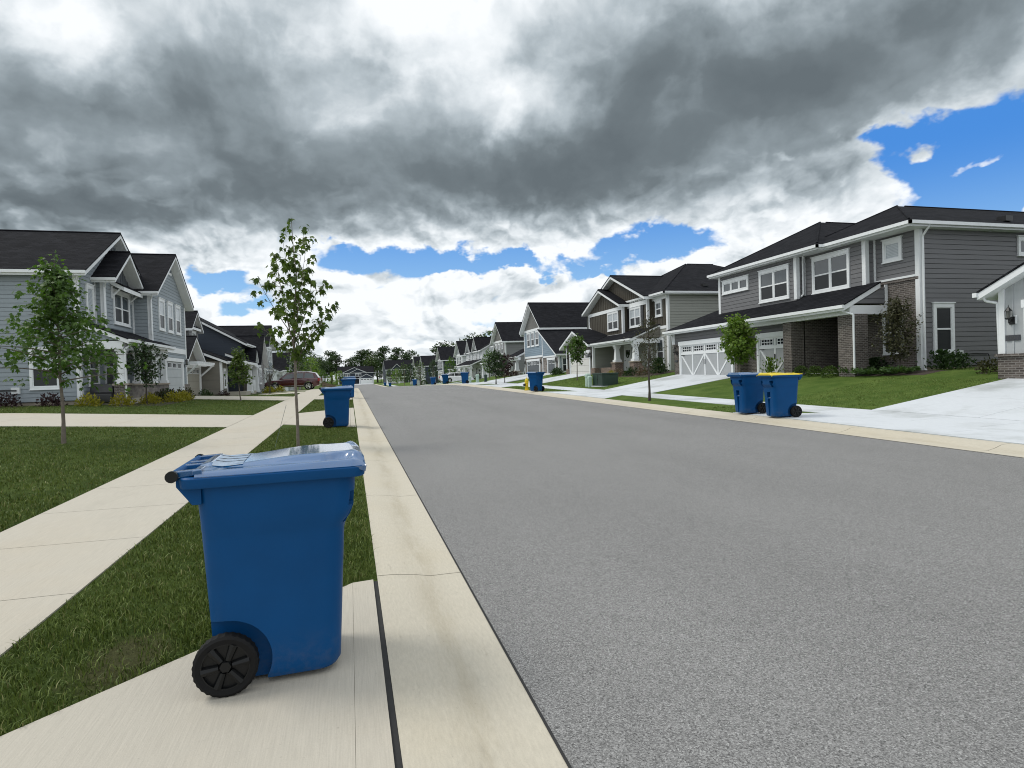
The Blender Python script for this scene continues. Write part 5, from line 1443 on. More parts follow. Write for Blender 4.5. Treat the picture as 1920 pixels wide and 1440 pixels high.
# sapling: straight stem, upright limbs that fork, leaves hanging in loose bunches
def sapling(label, loc):
    t = thing('sapling', label, 'tree', loc)
    tr = MB()
    stem = [(0, 0, 0), (.006, 0, .6), (-.006, .005, 1.3), (.004, 0, 1.75), (-.01, 0, 2.2), (.03, 0, 2.9), (.09, .01, 3.5), (.05, 0, 4.1), (.03, 0, 4.72)]
    tr.tube(stem, [.034, .030, .028, .027, .025, .019, .013, .008, .004], 10)
    P, Nn, U, Z = [], [], [], []
    limbs = [(1.72, (.26, .05, 2.15), (.62, .12, 2.75), .015), (1.9, (-.30, .10, 2.1), (-.78, .12, 2.55), .010), (2.05, (-.18, -.1, 2.7), (-.34, -.15, 3.95), .013),
             (2.15, (.24, .12, 2.6), (.46, .2, 3.45), .014), (2.2, (.10, -.22, 2.7), (.30, -.35, 3.5), .012), (2.3, (-.42, .06, 2.8), (-.80, .05, 3.5), .012), (2.05, (.5, -.1, 2.3), (.94, -.16, 2.95), .012),
             (1.85, (.10, .3, 2.2), (.15, .6, 3.0), .011), (1.95, (-.05, -.35, 2.3), (-.12, -.66, 3.0), .011), (2.6, (.36, .05, 2.95), (.78, .10, 3.45), .009), (2.9, (-.08, .12, 3.4), (-.20, .2, 4.35), .008),
             (3.0, (.25, -.05, 3.4), (.36, -.05, 4.2), .008), (3.3, (.18, .1, 3.7), (.33, .14, 4.55), .006), (2.75, (-.14, -.10, 3.1), (-.46, -.1, 3.72), .007), (2.5, (.1, .25, 3.0), (.2, .45, 3.8), .008),
             (1.78, (-.08, .05, 1.9), (-.30, .1, 2.12), .006), (1.7, (.12, -.1, 1.95), (.34, -.2, 2.2), .007)]
    for z0, mid, end, r in limbs:
        b0 = (0.0, 0, z0) if z0 < 2.5 else (.05, 0, z0)
        mid = (mid[0] * .84, mid[1] * .84, mid[2]); end = (end[0] * .84, end[1] * .84, end[2])
        pth = bez(b0, mid, end, 9)
        tr.tube(pth, list(np.linspace(r, .003, 9)), 6)
        for k in (3, 4, 5, 6, 7):
            for rep in range(2):
                q = np.array(pth[k]); d = rv(); d[2] = abs(d[2]) * .5; d /= np.linalg.norm(d)
                e = q + d * rng.uniform(.10, .26)
                tr.tube([tuple(q), tuple((q + e) / 2 + np.array((0, 0, .015))), tuple(e)], [.004, .003, .002], 4)
                if rng.random() < .9: leaf_cluster(P, Nn, U, Z, e, int(rng.integers(3, 7)), .085, .115, .9)
        leaf_cluster(P, Nn, U, Z, end, 7, .10, .11, .8)
    for z in np.linspace(2.1, 4.6, 22):
        leaf_cluster(P, Nn, U, Z, (np.interp(z, [2.2, 3.5, 4.7], [0, .09, .03]) + rng.normal(0, .09), rng.normal(0, .09), z), 4, .11, .11, .8)
    tr.build('trunk', 'bark', t, smooth=60, recalc=False)
    put_mesh('crown', leaves_mesh('crown', 'leaf_sapling', P, Nn, U, Z), t)
    return t
sapling('slender maple sapling with loose bunches of leaves behind the closest bin', (-1.06, 13.1, zt(-1.06, 13.1) - .02))
# young shade trees with a pyramid or oval crown on a clear stem
def young_tree(name, label, loc, H=4.3, clear=1.45, W=1.35, leaf='leaf_maple', n=1500, size=.11, shape='cone', bark='bark', tr_r=.05, seed=1, dens=1.0, group=None, maple=True):
    global rng
    rng = np.random.default_rng(seed)
    t = thing(name, label, 'tree', loc, group)
    tr = MB()
    zs = np.linspace(0, H, 9); wob = np.cumsum(rng.normal(0, .012, (9, 2)), axis=0); wob[0] = 0
    stem = [(wob[i][0], wob[i][1], zs[i]) for i in range(9)]
    tr.tube(stem, [tr_r * (1.25 if i == 0 else 1 - .9 * i / 8) for i in range(9)], 10)
    P, Nn, U, Z = [], [], [], []
    nl = int(26 * dens + 8)
    per = n / nl
    for i in range(nl):
        f = (i + .5) / nl
        z0 = clear * .92 + (H - clear) * f * .92
        if shape == 'cone': rad = W * (1 - f) ** 1.15 * (1 if f > .10 else .85) + .10
        elif shape == 'ball': rad = W * math.sin(math.pi * (.12 + .80 * f)) ** .8
        else: rad = W * (math.sin(math.pi * (.10 + .85 * f)) ** .7) * (1 - .25 * f)
        rad *= rng.uniform(.62, 1.12)
        a = i * 2.4 + rng.uniform(-.4, .4)
        d = np.array((math.cos(a), math.sin(a), 0))
        rise = rng.uniform(.05, .35) * rad + .08
        p0 = (float(np.interp(z0, zs, wob[:, 0])), float(np.interp(z0, zs, wob[:, 1])), z0)
        end = np.array(p0) + d * rad + np.array((0, 0, rise))
        pth = bez(p0, np.array(p0) + d * rad * .5 + np.array((0, 0, rise * .9)), end, 7)
        tr.tube(pth, list(np.linspace(.016 * (1 - .5 * f) + .004, .003, 7)), 5)
        for k in range(1, 7):
            w_ = per / 6 * (.6 + .16 * k)
            c = np.array(pth[k]); m_ = max(1, int(round(w_ / 5)))
            for _ in range(m_):
                e = c + rv(.11 + .05 * rad)
                leaf_cluster(P, Nn, U, Z, e, 5, .13, size, .55, d)
    for z in np.linspace(H * .80, H + .05, 7): leaf_cluster(P, Nn, U, Z, (float(wob[-1][0]), float(wob[-1][1]), z), 6, .12, size, .1)
    tr.build('trunk', bark, t, smooth=60, recalc=False)
    put_mesh('crown', leaves_mesh('crown', leaf, P, Nn, U, Z, MAPLE if maple else OVAL), t)
    return t
def on(x, y, dz=-.02): return (x, y, zt(x, y) + dz)
young_tree('young_maple', 'dense pyramid shaped maple with pale stem on the left lawn', on(-6.05, 15.25), 4.05, 1.45, 1.5, 'leaf_maple', 2900, .096, 'cone', 'bark', .040, 3, 1.5)
young_tree('ball_tree', 'small dark round crowned tree in front of the stone porch wall', on(-8.75, 30.3), 2.75, 1.1, .75, 'leaf_dark', 1300, .10, 'ball', 'bark_dark', .035, 5)
young_tree('young_maple', 'narrow young maple on the lawn in front of the navy bungalow', on(-5.55, 34.5), 2.75, .95, .62, 'leaf_sapling', 800, .12, 'cone', 'bark', .032, 8)
young_tree('young_tree', 'bright green oval tree in front of the carriage garage doors', on(16.6, 23.2), 2.95, 1.05, .84, 'leaf_light', 2500, .13, 'oval', 'bark', .045, 12, 1.4)
young_tree('verge_tree', 'thin dark stemmed tree with sparse narrow crown on the right verge', on(11.15, 21.2), 3.35, 1.25, .62, 'leaf_olive', 620, .075, 'oval', 'bark_dark', .048, 14, .8, maple=False)
young_tree('japanese_maple', 'dark red brown tree in front of the brick bay window', on(19.2, 17.5), 2.7, .6, .74, 'leaf_olive', 2600, .075, 'oval', 'bark_dark', .035, 17, 1.2)
young_tree('young_maple', 'round headed young maple before the cream garage door', on(15.6, 40.3), 3.2, 1.5, .85, 'leaf_maple', 900, .15, 'oval', 'bark', .04, 19)
young_tree('young_tree', 'dark leafy tree at the corner of the mid grey gabled house', on(11.9, 49.6), 2.9, .9, .95, 'leaf_dark', 900, .16, 'oval', 'bark_dark', .05, 23)
young_tree('purple_tree', 'purple leaved small tree right of the dark leafy one', on(13.4, 52.5), 2.5, .9, 1.0, 'leaf_purple', 700, .15, 'oval', 'bark_dark', .04, 25)
# bare shrub tree by the left porches
def twiggy(label, loc, H=2.3):
    t = thing('bare_tree', label, 'tree', loc); tr = MB()
    for k in range(16):
        a = rng.uniform(0, 6.28); r_ = rng.uniform(.2, .9)
        e = (r_ * math.cos(a), r_ * math.sin(a), H * rng.uniform(.7, 1)); pth = bez((0, 0, .5), (r_ * .3 * math.cos(a), r_ * .3 * math.sin(a), H * .6), e, 6)
        tr.tube(pth, list(np.linspace(.022, .006, 6)), 5)
        for q in (3, 4, 5):
            tr.tube([pth[q], tuple(np.array(pth[q]) + rv(.16) + np.array((0, 0, .12)))], [.008, .004], 4)
    tr.tube([(0, 0, 0), (.02, 0, .6)], [.05, .04], 8); tr.build('trunk', 'bark_dark', t, recalc=False)
    P, Nn, U, Z = [], [], [], []
    for k in range(30): leaf_cluster(P, Nn, U, Z, (rng.normal(0, .35), rng.normal(0, .35), rng.uniform(1.2, H)), 4, .12, .09)
    put_mesh('crown', leaves_mesh('crown', 'leaf_olive', P, Nn, U, Z, OVAL), t); return t
twiggy('bare twiggy small tree between the bungalow porch and the maroon car', on(-6.2, 52))

# ------------------------------------------------------------------ shrubs
def shrub_mesh(kind, leaf, seed, n=420):
    r_ = np.random.default_rng(seed); P, Nn, U, Z = [], [], [], []
    for _ in range(n):
        d = r_.normal(0, 1, 3); d[2] = abs(d[2]); d /= np.linalg.norm(d)
        if kind == 'ball':
            p = d * np.array((.34, .34, .44)) * r_.uniform(.78, 1.02) + np.array((0, 0, .02)); u = d + r_.normal(0, .5, 3); s = .075
        elif kind == 'spread':
            a = r_.uniform(0, 6.28); L = r_.uniform(.1, .62); p = np.array((math.cos(a) * L, math.sin(a) * L, .06 + .36 * L * r_.uniform(.3, 1.1) + r_.uniform(0, .14))); u = np.array((math.cos(a), math.sin(a), .55)) + r_.normal(0, .25, 3); s = .15
        elif kind == 'upright':
            a = r_.uniform(0, 6.28); L = abs(r_.normal(0, .22)); h_ = r_.uniform(.05, .8); p = np.array((math.cos(a) * L * (1.2 - h_ * .6), math.sin(a) * L * (1.2 - h_ * .6), h_)); u = np.array((math.cos(a) * .4, math.sin(a) * .4, 1)) + r_.normal(0, .3, 3); s = .12
        else:
            p = d * np.array((.42, .42, .46)) * r_.uniform(.45, 1.1); u = d + np.array((0, 0, .3)) + r_.normal(0, .5, 3); s = .10
        P.append(p); Nn.append(r_.normal(0, 1, 3) + d * .8); U.append(u); Z.append(s * r_.uniform(.6, 1.2))
    return leaves_mesh('shrub', leaf, P, Nn, U, Z, OVAL)
SH = {k: shrub_mesh(*v) for k, v in dict(box=('ball', 'leaf_box', 1, 700), gold=('mound', 'leaf_gold', 2, 380), purple=('mound', 'leaf_purple', 3, 380), green=('mound', 'leaf_dark', 4, 420), juniper=('spread', 'leaf_juniper', 5, 520),
                                      yew=('upright', 'leaf_dark', 6, 520), grassy=('upright', 'leaf_light', 7, 260), pink=('mound', 'leaf_pink', 8, 360), rosy=('mound', 'leaf_olive', 9, 360)).items()}
def shrub(kind, x, y, s, label, group=None, name='shrub', dz=-.02):
    o = put_mesh(name, SH[kind]); o.location = (x, y, zt(x, y) + dz); o.scale = s if hasattr(s, '__len__') else (s, s, s); o.rotation_euler = (0, 0, rng.uniform(0, 6.28))
    return tag(o, label, 'shrub', group)
A = 'planting around the grey brick house'
shrub('box', 18.45, 21.6, .9, 'round clipped box bush left of three beside brick pillar', A); shrub('box', 18.4, 20.72, .9, 'round clipped box bush, middle of three before the dark porch', A); shrub('box', 18.2, 19.7, .95, 'round clipped box bush right of three before the dark porch', A)
shrub('grassy', 18.3, 23.3, 1.0, 'tall grassy clump behind the yellow lidded bin', A, 'grass_clump')
shrub('juniper', 18.7, 18.9, (.8, .9, .75), 'low spreading juniper beside the brick downspout', A, 'juniper'); shrub('juniper', 18.6, 18.0, (.85, 1.1, .7), 'pale low juniper beneath the red brown tree', A, 'juniper')
shrub('juniper', 18.9, 17.2, (.85, 1.0, .7), 'low juniper below the house corner board', A, 'juniper'); shrub('yew', 19.6, 18.95, (1.2, 1.2, .62), 'dark yew spread under the narrow brick window', A, 'yew')
shrub('yew', 20.1, 16.6, (1.25, 1.1, .85), 'dark spiky yew at the lap sided corner', A, 'yew'); shrub('yew', 20.9, 16.7, (1.0, 1.0, .68), 'dark yew right of the spiky corner yew below window', A, 'yew')
shrub('rosy', 19.2, 14.3, (.85, .85, 1.0), 'loose rose bush beside the pale garage brick', A, 'rose_bush')
A = 'planting around the brown gabled house'
for i, (k, x, y, s, lb) in enumerate([('yew', 18.3, 33.6, 1.2, 'yellow green upright shrub beside the stone garage corner'), ('pink', 18.0, 35.0, 1.1, 'pinkish flowering shrub right of the porch column base'), ('green', 17.8, 36.2, 1.2, 'dark green shrub at near porch column foot'),
                                     ('pink', 17.5, 37.4, 1.0, 'pinkish low shrub before the porch deck'), ('gold', 17.4, 38.4, .85, 'yellowish low shrub right of the green utility box'), ('green', 18.9, 34.6, 1.4, 'large dark shrub below the white framed window')]): shrub(k, x, y, s, lb, A)
A = 'planting along the blue grey house'
for k, x, y, s, lb in [('purple', -13.35, 28.7, 1.15, 'dark purple shrub under the side wall, left one'), ('purple', -11.75, 28.6, 1.1, 'dark purple shrub right of side wall window'), ('green', -14.6, 28.6, 1.1, 'dark shrub at left picture edge below grey siding'),
                       ('gold', -10.4, 28.6, 1.05, 'golden shrub at the house corner board'), ('gold', -9.35, 29.2, 1.05, 'golden shrub left of the white downspout foot'), ('gold', -8.7, 30.6, 1.0, 'golden shrub right of the white downspout foot'),
                       ('gold', -9.0, 31.8, .8, 'small golden shrub half behind the round crowned tree'), ('gold', -8.25, 32.6, 1.05, 'golden shrub, left of the trio on the lawn edge'), ('gold', -8.2, 33.9, 1.0, 'golden shrub, middle of the trio on the lawn edge'), ('gold', -8.3, 35.0, .9, 'golden shrub, right of the trio on the lawn edge'),
                       ('rosy', -8.9, 33.2, 1.15, 'grey green shrub behind the golden trio, left one'), ('green', -8.9, 34.3, 1.15, 'dark green shrub behind the golden trio'), ('rosy', -8.6, 36.0, 1.2, 'grey green shrub at the garage door corner'), ('purple', -9.2, 35.3, 1.15, 'dark purple spiky shrub below garage door')]: shrub(k, x, y, s, lb, A)
A = 'planting around the navy bungalow'
for k, x, y, s, lb in [('green', -9.4, 44.8, 1.0, 'green shrub beside the tan garage door'), ('purple', -9.3, 50.4, 1.0, 'dark red shrub at the tan wall foot'), ('green', -7.2, 59.2, 1.3, 'dark shrub right of white tapered column'), ('gold', -6.8, 56.5, 1.2, 'yellow green shrub left of the maroon car'), ('gold', -6.0, 57.2, 1.1, 'yellow shrub in front of the maroon car bonnet')]: shrub(k, x, y, s, lb, A)
A = 'planting along the far right front gardens'
for k, x, y, s, lb in [('purple', 17.4, 64, 1.2, 'dark red shrub by the white porch chair'), ('pink', 17.2, 66, 1.2, 'pink shrub left of the white porch chair'), ('green', 17.0, 68, 1.3, 'green shrub below mid grey house porch'), ('green', 18.2, 52.1, 1.2, 'dark shrub between the two dark garage doors'), ('green', 17.6, 50.2, 1.3, 'tall dark shrub beside the blue side wall'),
                       ('green', 16.6, 79, 1.4, 'round dark shrub in front of the white porch house'), ('green', 16.8, 93, 1.5, 'dark shrub near the tan garage far right'), ('box', 16.5, 112, 2, 'round shrub before the far white house'), ('box', 15.5, 131, 2.2, 'round shrub in front of the near black house')]: shrub(k, x, y, s, lb, A)
# mulch beds
for q in ([(-9.36, 28.2), (-7.9, 29.6), (-7.9, 36.4), (-9.36, 36.4)], [(-24, 28.2), (-9.37, 28.2), (-9.37, 29.38), (-24, 29.38)], [(18.75, 16.2), (19.95, 16.2), (19.95, 19.3), (18.35, 19.3)], [(17.2, 33.2), (19.98, 33.2), (17.95, 40.5), (17.2, 40.5)]):
    g = MB(); drape(g, q, 4, 6, .006); structure(g.build('planting_bed', 'mulch', recalc=False))

# ------------------------------------------------------------------ woodland behind: single trees copied from four grown ones
def forest_proto(seed, H, W, leaf, n=620, conif=False, size=.62):
    r_ = np.random.default_rng(seed); P, Nn, U, Z = [], [], [], []
    tr = MB(); tr.tube([(0, 0, -1), (.1, 0, H * .3), (.0, .1, H * .65), (.1, 0, H * .92)], [.32, .24, .15, .04], 7)
    lobes = []
    for k in range(13):
        if conif: z = H * (.12 + .86 * k / 12); rad = W * (1 - k / 12.5) * .9; c = np.array((0, 0, z)); lobes.append((c, (rad, rad, H * .07)))
        else:
            a = k * 2.4; f = r_.uniform(0, 1); z = H * (.36 + .52 * f); rr = W * .62 * math.sqrt(max(.05, 1 - abs(f - .4) * 1.2)) * r_.uniform(.4, 1)
            c = np.array((math.cos(a) * rr, math.sin(a) * rr, z)); s = W * r_.uniform(.30, .52); lobes.append((c, (s, s, s * .8)))
            tr.tube([(0.05, 0, z * .62), tuple(c * np.array((.5, .5, .86))), tuple(c)], [.10, .06, .02], 5)
    for c, s in lobes:
        for _ in range(n // 13):
            d = r_.normal(0, 1, 3); d /= np.linalg.norm(d)
            P.append(c + d * np.array(s) * r_.uniform(.55, 1.08)); U.append(d + r_.normal(0, .6, 3)); Nn.append(d + r_.normal(0, .5, 3)); Z.append(size * r_.uniform(.6, 1.3))
    return tr.mesh('trunk', 'bark_dark', recalc=False), leaves_mesh('crown', leaf, P, Nn, U, Z, OVAL)
PROTO = [forest_proto(1, 15, 4.6, 'leaf_forest', 1500), forest_proto(2, 16, 4.2, 'leaf_forest_light', 1300), forest_proto(3, 17, 3.6, 'leaf_forest', 1200), forest_proto(4, 16, 3.2, 'leaf_forest', 1300, True, .7)]
KIND = ['broad dark woodland tree', 'lighter green woodland tree', 'tall narrow dark woodland tree', 'pointed dark conifer']
def wood(x, y, k, s, lb):
    t = thing('woodland_tree', lb, 'tree', (x, y, zt(x, y)), 'trees of the wood behind the houses', rng.uniform(0, 6.28)); t.scale = (s * rng.uniform(1.25, 1.5), s * 1.35, s * .98)
    tm, cm = PROTO[k]; put_mesh('trunk', tm, t); put_mesh('crown', cm, t)
# (pixel column on the skyline, distance, kind, scale, where)
woods = [(-34, 300, 0, 1.0, 'left of the navy house'), (-26, 305, 2, 1.0, 'left of the navy house'), (-20, 300, 0, 1.25, 'left of the navy house'), (-13, 306, 1, .95, 'behind the navy house roof'), (-6, 310, 2, .95, 'behind the navy house roof'), (0, 312, 0, .9, 'behind the navy house roof'), (6, 306, 2, 1.05, 'right of the navy house'), (11, 300, 1, 1.0, 'right of the navy house'),
         (16, 296, 2, 1.1, 'right of the navy house'), (21, 300, 2, .8, 'right of the navy house'), (27, 300, 2, .85, 'above the far navy gable'), (33, 300, 0, .8, 'above the far navy gable'), (-42, 300, 1, 1.0, 'beyond the small white house'), (-50, 310, 0, 1.1, 'beyond the small white house'), (-30, 260, 1, .5, 'beyond the small white house'),
         (38, 250, 0, 1.15, 'over the dark roofs at right'), (44, 245, 1, 1.2, 'over the dark roofs at right'), (50, 240, 0, 1.3, 'over the dark roofs at right'), (47, 215, 1, 1.1, 'over the dark roofs at right'), (57, 240, 1, 1.4, 'over the dark roofs at right'), (54, 215, 0, 1.15, 'over the dark roofs at right'), (40, 285, 2, 1.0, 'over the dark roofs at right'),
         (-16, 275, 1, .42, 'low in front of the wood, left'), (-22, 272, 0, .45, 'low in front of the wood, left'), (-27, 250, 1, .5, 'low in front of the wood, left'), (14, 284, 0, .5, 'low by the road end'), (10, 292, 1, .55, 'low by the road end'), (19, 285, 1, .5, 'low by the road end'),
         (-60, 300, 0, 1.1, 'far left'), (-70, 290, 1, 1.0, 'far left'), (64, 250, 0, 1.2, 'far right'), (72, 250, 2, 1.3, 'far right'),
         (-23, 318, 2, 1.1, 'in the back row left of the navy house'), (-16, 320, 0, 1.05, 'in the back row left of the navy house'), (-9, 322, 2, 1.1, 'in the back row over the navy house'), (3, 322, 0, 1.0, 'in the back row over the navy house'), (9, 320, 2, 1.1, 'in the back row over the navy house'), (14, 318, 0, 1.1, 'in the back row right of the navy house'), (24, 318, 2, 1.1, 'in the back row right of the navy house'), (30, 316, 0, 1.1, 'in the back row right of the navy house'), (-11, 296, 0, .8, 'beside the navy house, left edge'), (-8, 300, 2, .85, 'beside the navy house, left edge')]
for i, (x, y, k, s, wh) in enumerate(woods):
    wood(x, y, k, s, '%s %s' % (KIND[k], wh))
# street trees down both rows
def street_tree(x, y, k, s, lb):
    t = thing('street_tree', lb, 'tree', on(x, y), 'small street trees farther down', rng.uniform(0, 6.28)); t.scale = (s, s, s)
    tm, cm = SMALL[k]; put_mesh('trunk', tm, t); put_mesh('crown', cm, t)
def small_proto(seed, leaf, W=.75, H=3.2):
    r_ = np.random.default_rng(seed); P, Nn, U, Z = [], [], [], []
    tr = MB(); tr.tube([(0, 0, 0), (.02, 0, 1.2), (0, 0, H * .9)], [.05, .045, .012], 7)
    for k in range(9): a = k * 2.4; tr.tube([(0, 0, 1.1 + k * .15), (W * .5 * math.cos(a), W * .5 * math.sin(a), 1.5 + k * .18)], [.02, .006], 5)
    for _ in range(520):
        d = r_.normal(0, 1, 3); d /= np.linalg.norm(d); f = (d[2] + 1) / 2
        P.append(np.array((d[0] * W * (1.15 - .5 * f), d[1] * W * (1.15 - .5 * f), H * .62 + d[2] * H * .36)) * r_.uniform(.85, 1.06)); U.append(d + r_.normal(0, .6, 3)); Nn.append(d + r_.normal(0, .6, 3)); Z.append(r_.uniform(.12, .26))
    return tr.mesh('trunk', 'bark', recalc=False), leaves_mesh('crown', leaf, P, Nn, U, Z, OVAL)
SMALL = [small_proto(1, 'leaf_maple'), small_proto(2, 'leaf_forest_light', .95, 3.6), small_proto(3, 'leaf_dark', .6, 3.4), small_proto(4, 'leaf_light', .9, 3.2)]
for x, y, k, s, lb in [(16.5, 72, 0, 1.1, 'small street tree left of the white car'), (15.0, 92, 0, 1.2, 'street tree in front of the white gabled house'), (15.0, 112, 2, 1.3, 'narrow street tree before the near black house'), (14.6, 130, 1, 1.4, 'light street tree before the pale gable'), (13.6, 140, 2, 1.5, 'dark narrow street tree right of the far gable'), (13.2, 152, 1, 1.6, 'light street tree below the far gable'), (13.0, 175, 3, 1.6, 'light green street tree before the far navy gable'), (12.5, 195, 1, 1.5, 'street tree left of the far navy gable'),
                       (-5.5, 72, 1, 1.3, 'leafy street tree just behind the sapling stem'), (-6.2, 84, 2, 1.2, 'dark street tree behind the maroon car'), (-5.4, 92, 3, 1.5, 'bright leafy street tree right of the maroon car'), (-6.0, 104, 1, 1.6, 'tall leafy street tree behind the maroon car roof'), (-7.5, 118, 0, 1.6, 'rounded street tree before the far white gable'), (-6.0, 150, 0, 1.5, 'rounded dark street tree left of the fenced lawn'), (-4.2, 165, 3, 1.4, 'light street tree left of the fenced lawn'), (-3.6, 240, 3, 1.8, 'small light tree in front of the closing navy house'), (-9.5, 132, 3, 1.7, 'light street tree beside the far white gable'), (-15, 110, 2, 2.6, 'tall blue green tree far behind the sapling stem')]:
    street_tree(x, y, k, s, lb)

# ------------------------------------------------------------------ other things in the street
# hydrant
t = thing('fire_hydrant', 'yellow fire hydrant beside a blue bin on the right verge', 'hydrant', on(10.35, 35.2, .0), None, R(0))
m = MB(); m.lathe([(.15, 0), (.15, .04), (.105, .05), (.10, .42), (.135, .43), (.135, .47), (.115, .48), (.115, .58), (.10, .64), (.06, .70), (.035, .72), (.035, .77), (.02, .78)], n=18); m.build('barrel', 'hydrant_yellow', t, smooth=35)
for a, r_, mt in ((180, .075, 'black_metal'), (90, .055, 'hydrant_yellow'), (-90, .055, 'hydrant_yellow')):
    m = MB(); c_, s_ = math.cos(R(a)), math.sin(R(a)); m.tube([(.09 * c_, .09 * s_, .34), (.19 * c_, .19 * s_, .34)], r_, 12); m.tube([(.19 * c_, .19 * s_, .34), (.23 * c_, .23 * s_, .34)], r_ * .5, 6); m.build('outlet', mt, t, smooth=40)
# transformer box with pale pedestal
t = thing('transformer_box', 'dark green utility box on the lawn of the brown gabled house', 'utility box', on(14.2, 33.0, -.02))
m = MB(); m.box(-.1, .9, -.55, .85, .04, .78); bo = m.build('cabinet', 'utility_green', t, bevel=.02); m = MB(); m.box(-.13, .93, -.58, .88, .70, .80); m.build('lid', 'utility_green', bo, bevel=.02)
m = MB(); m.box(-.3, 1.05, -.75, 1.0, 0, .05); m.build('pad', 'concrete_new', t); m = MB(); m.box(-.11, -.101, .14, .16, .06, .72); m.box(-.13, -.10, .12, .18, .40, .46); m.build('latch', 'black_metal', bo)
def pedestal(label, x, y, s=1, mt='utility_pale'):
    t = thing('utility_pedestal', label, 'utility pedestal', on(x, y, -.02), 'utility pedestals on the right lawns')
    m = MB(); m.loft([rrect(-.14 * s, .14 * s, .14 * s, .03, 0), rrect(-.13 * s, .13 * s, .13 * s, .03, .62 * s)]); m.build('post', mt, t, smooth=35)
    m = MB(); m.loft([rrect(-.16 * s, .16 * s, .16 * s, .03, .60 * s), rrect(-.15 * s, .15 * s, .15 * s, .05, .74 * s), rrect(-.09 * s, .09 * s, .09 * s, .05, .80 * s)]); m.build('cap', mt, t, smooth=35)
pedestal('pale green pedestal leaning close to the dark utility box, left one', 14.0, 34.4, 1.0); pedestal('pale green pedestal touching the dark utility box', 13.9, 33.85, .85)
pedestal('pale green pedestal before the white porch house, taller one', 12.9, 62, 1.1); pedestal('pale green pedestal before the white porch house, shorter one', 12.4, 63.5, .9); pedestal('dark green pedestal right of the pale ones', 13.6, 61.2, 1.0, 'utility_green')
# white irrigation pipe at the sapling, guy line
t = tag(MB().build('x', None) or (lambda m: (m.tube([(-1.50, 15.6, 1.02), (-1.52, 13.2, zt(-1.52, 13.2) + .02)], .0045, 5), m.build('guy_line', 'utility_green'))[1])(MB()), 'thin green guy line slanting to the grass beside the sapling', 'line')
# rocking chair on the blue house porch
def porch_chair(label, x, y, z, rz):
    t = thing('porch_chair', label, 'chair', (x, y, z), None, rz)
    m = MB(); m.box(-.3, .3, -.28, .28, .40, .45); m.build('seat', 'white_trim', t)
    m = MB()
    for k in range(5): m.prism([(-.27 + k * .115, .24, .45), (-.19 + k * .115, .24, .45), (-.19 + k * .115, .27, .45), (-.27 + k * .115, .27, .45)], (0, .18, .72))
    m.prism([(-.3, .40, 1.12), (.3, .40, 1.12), (.3, .44, 1.12), (-.3, .44, 1.12)], (0, 0, .09)); m.build('backrest', 'white_trim', t)
    for s in (-1, 1):
        m = MB(); m.box(s * .3 - .04, s * .3 + .04, -.34, .26, .64, .67); m.build('armrest', 'white_trim', t)
        for yy in (-.27, .24): m = MB(); m.box(s * .3 - .03, s * .3 + .03, yy - .03, yy + .03, .05, .64); m.build('leg', 'white_trim', t)
        m = MB(); m.tube([(s * .3, -.5, .10), (s * .3, -.25, .03), (s * .3, .15, .03), (s * .3, .5, .11)], .025, 6); m.build('rocker', 'white_trim', t)
porch_chair('white rocking chair on the porch of the blue house', 18.4, 64.6, 1.06, R(-100))
porch_chair('white chair behind the stone porch wall of the left house', -10.1, 32.5, 1.06, R(90))
# dark covered seat beside the left house porch
t = thing('covered_bench', 'dark covered bench below the porch end of the blue grey house', 'bench', (-10.3, 29.6, zt(-10.3, 29.6) + .1), None, R(-90)); t.scale = (.8, .8, .85)
m = MB(); m.loft([[(-.30, -.62, .0), (.34, -.62, 0), (.34, .62, 0), (-.30, .62, 0)], [(-.30, -.60, .42), (.30, -.60, .42), (.30, .60, .42), (-.30, .60, .42)], [(-.30, -.56, .48), (-.06, -.56, .50), (-.06, .56, .50), (-.30, .56, .48)], [(-.34, -.52, .92), (-.24, -.52, .94), (-.24, .52, .94), (-.34, .52, .92)]]); m.build('cover', 'black_metal', t, smooth=60, bevel=.03)
# fence posts of the fenced lawn beyond the left kerb
t = thing('garden_fence', 'low brown wire fence round the lawn beyond the left bins', 'fence', (0, 0, 0))
for y in np.linspace(96, 190, 24):
    m = MB(); m.box(-4.06, -3.94, y - .06, y + .06, zt(-4, y) - .1, zt(-4, y) + 1.15); m.build('post', 'fence_wood', t)
for hh in (.35, .7, 1.08):
    m = MB(); m.tube([(-4, y, zt(-4, y) + hh) for y in np.linspace(96, 190, 24)], .03, 5); m.build('rail', 'fence_wood', t)

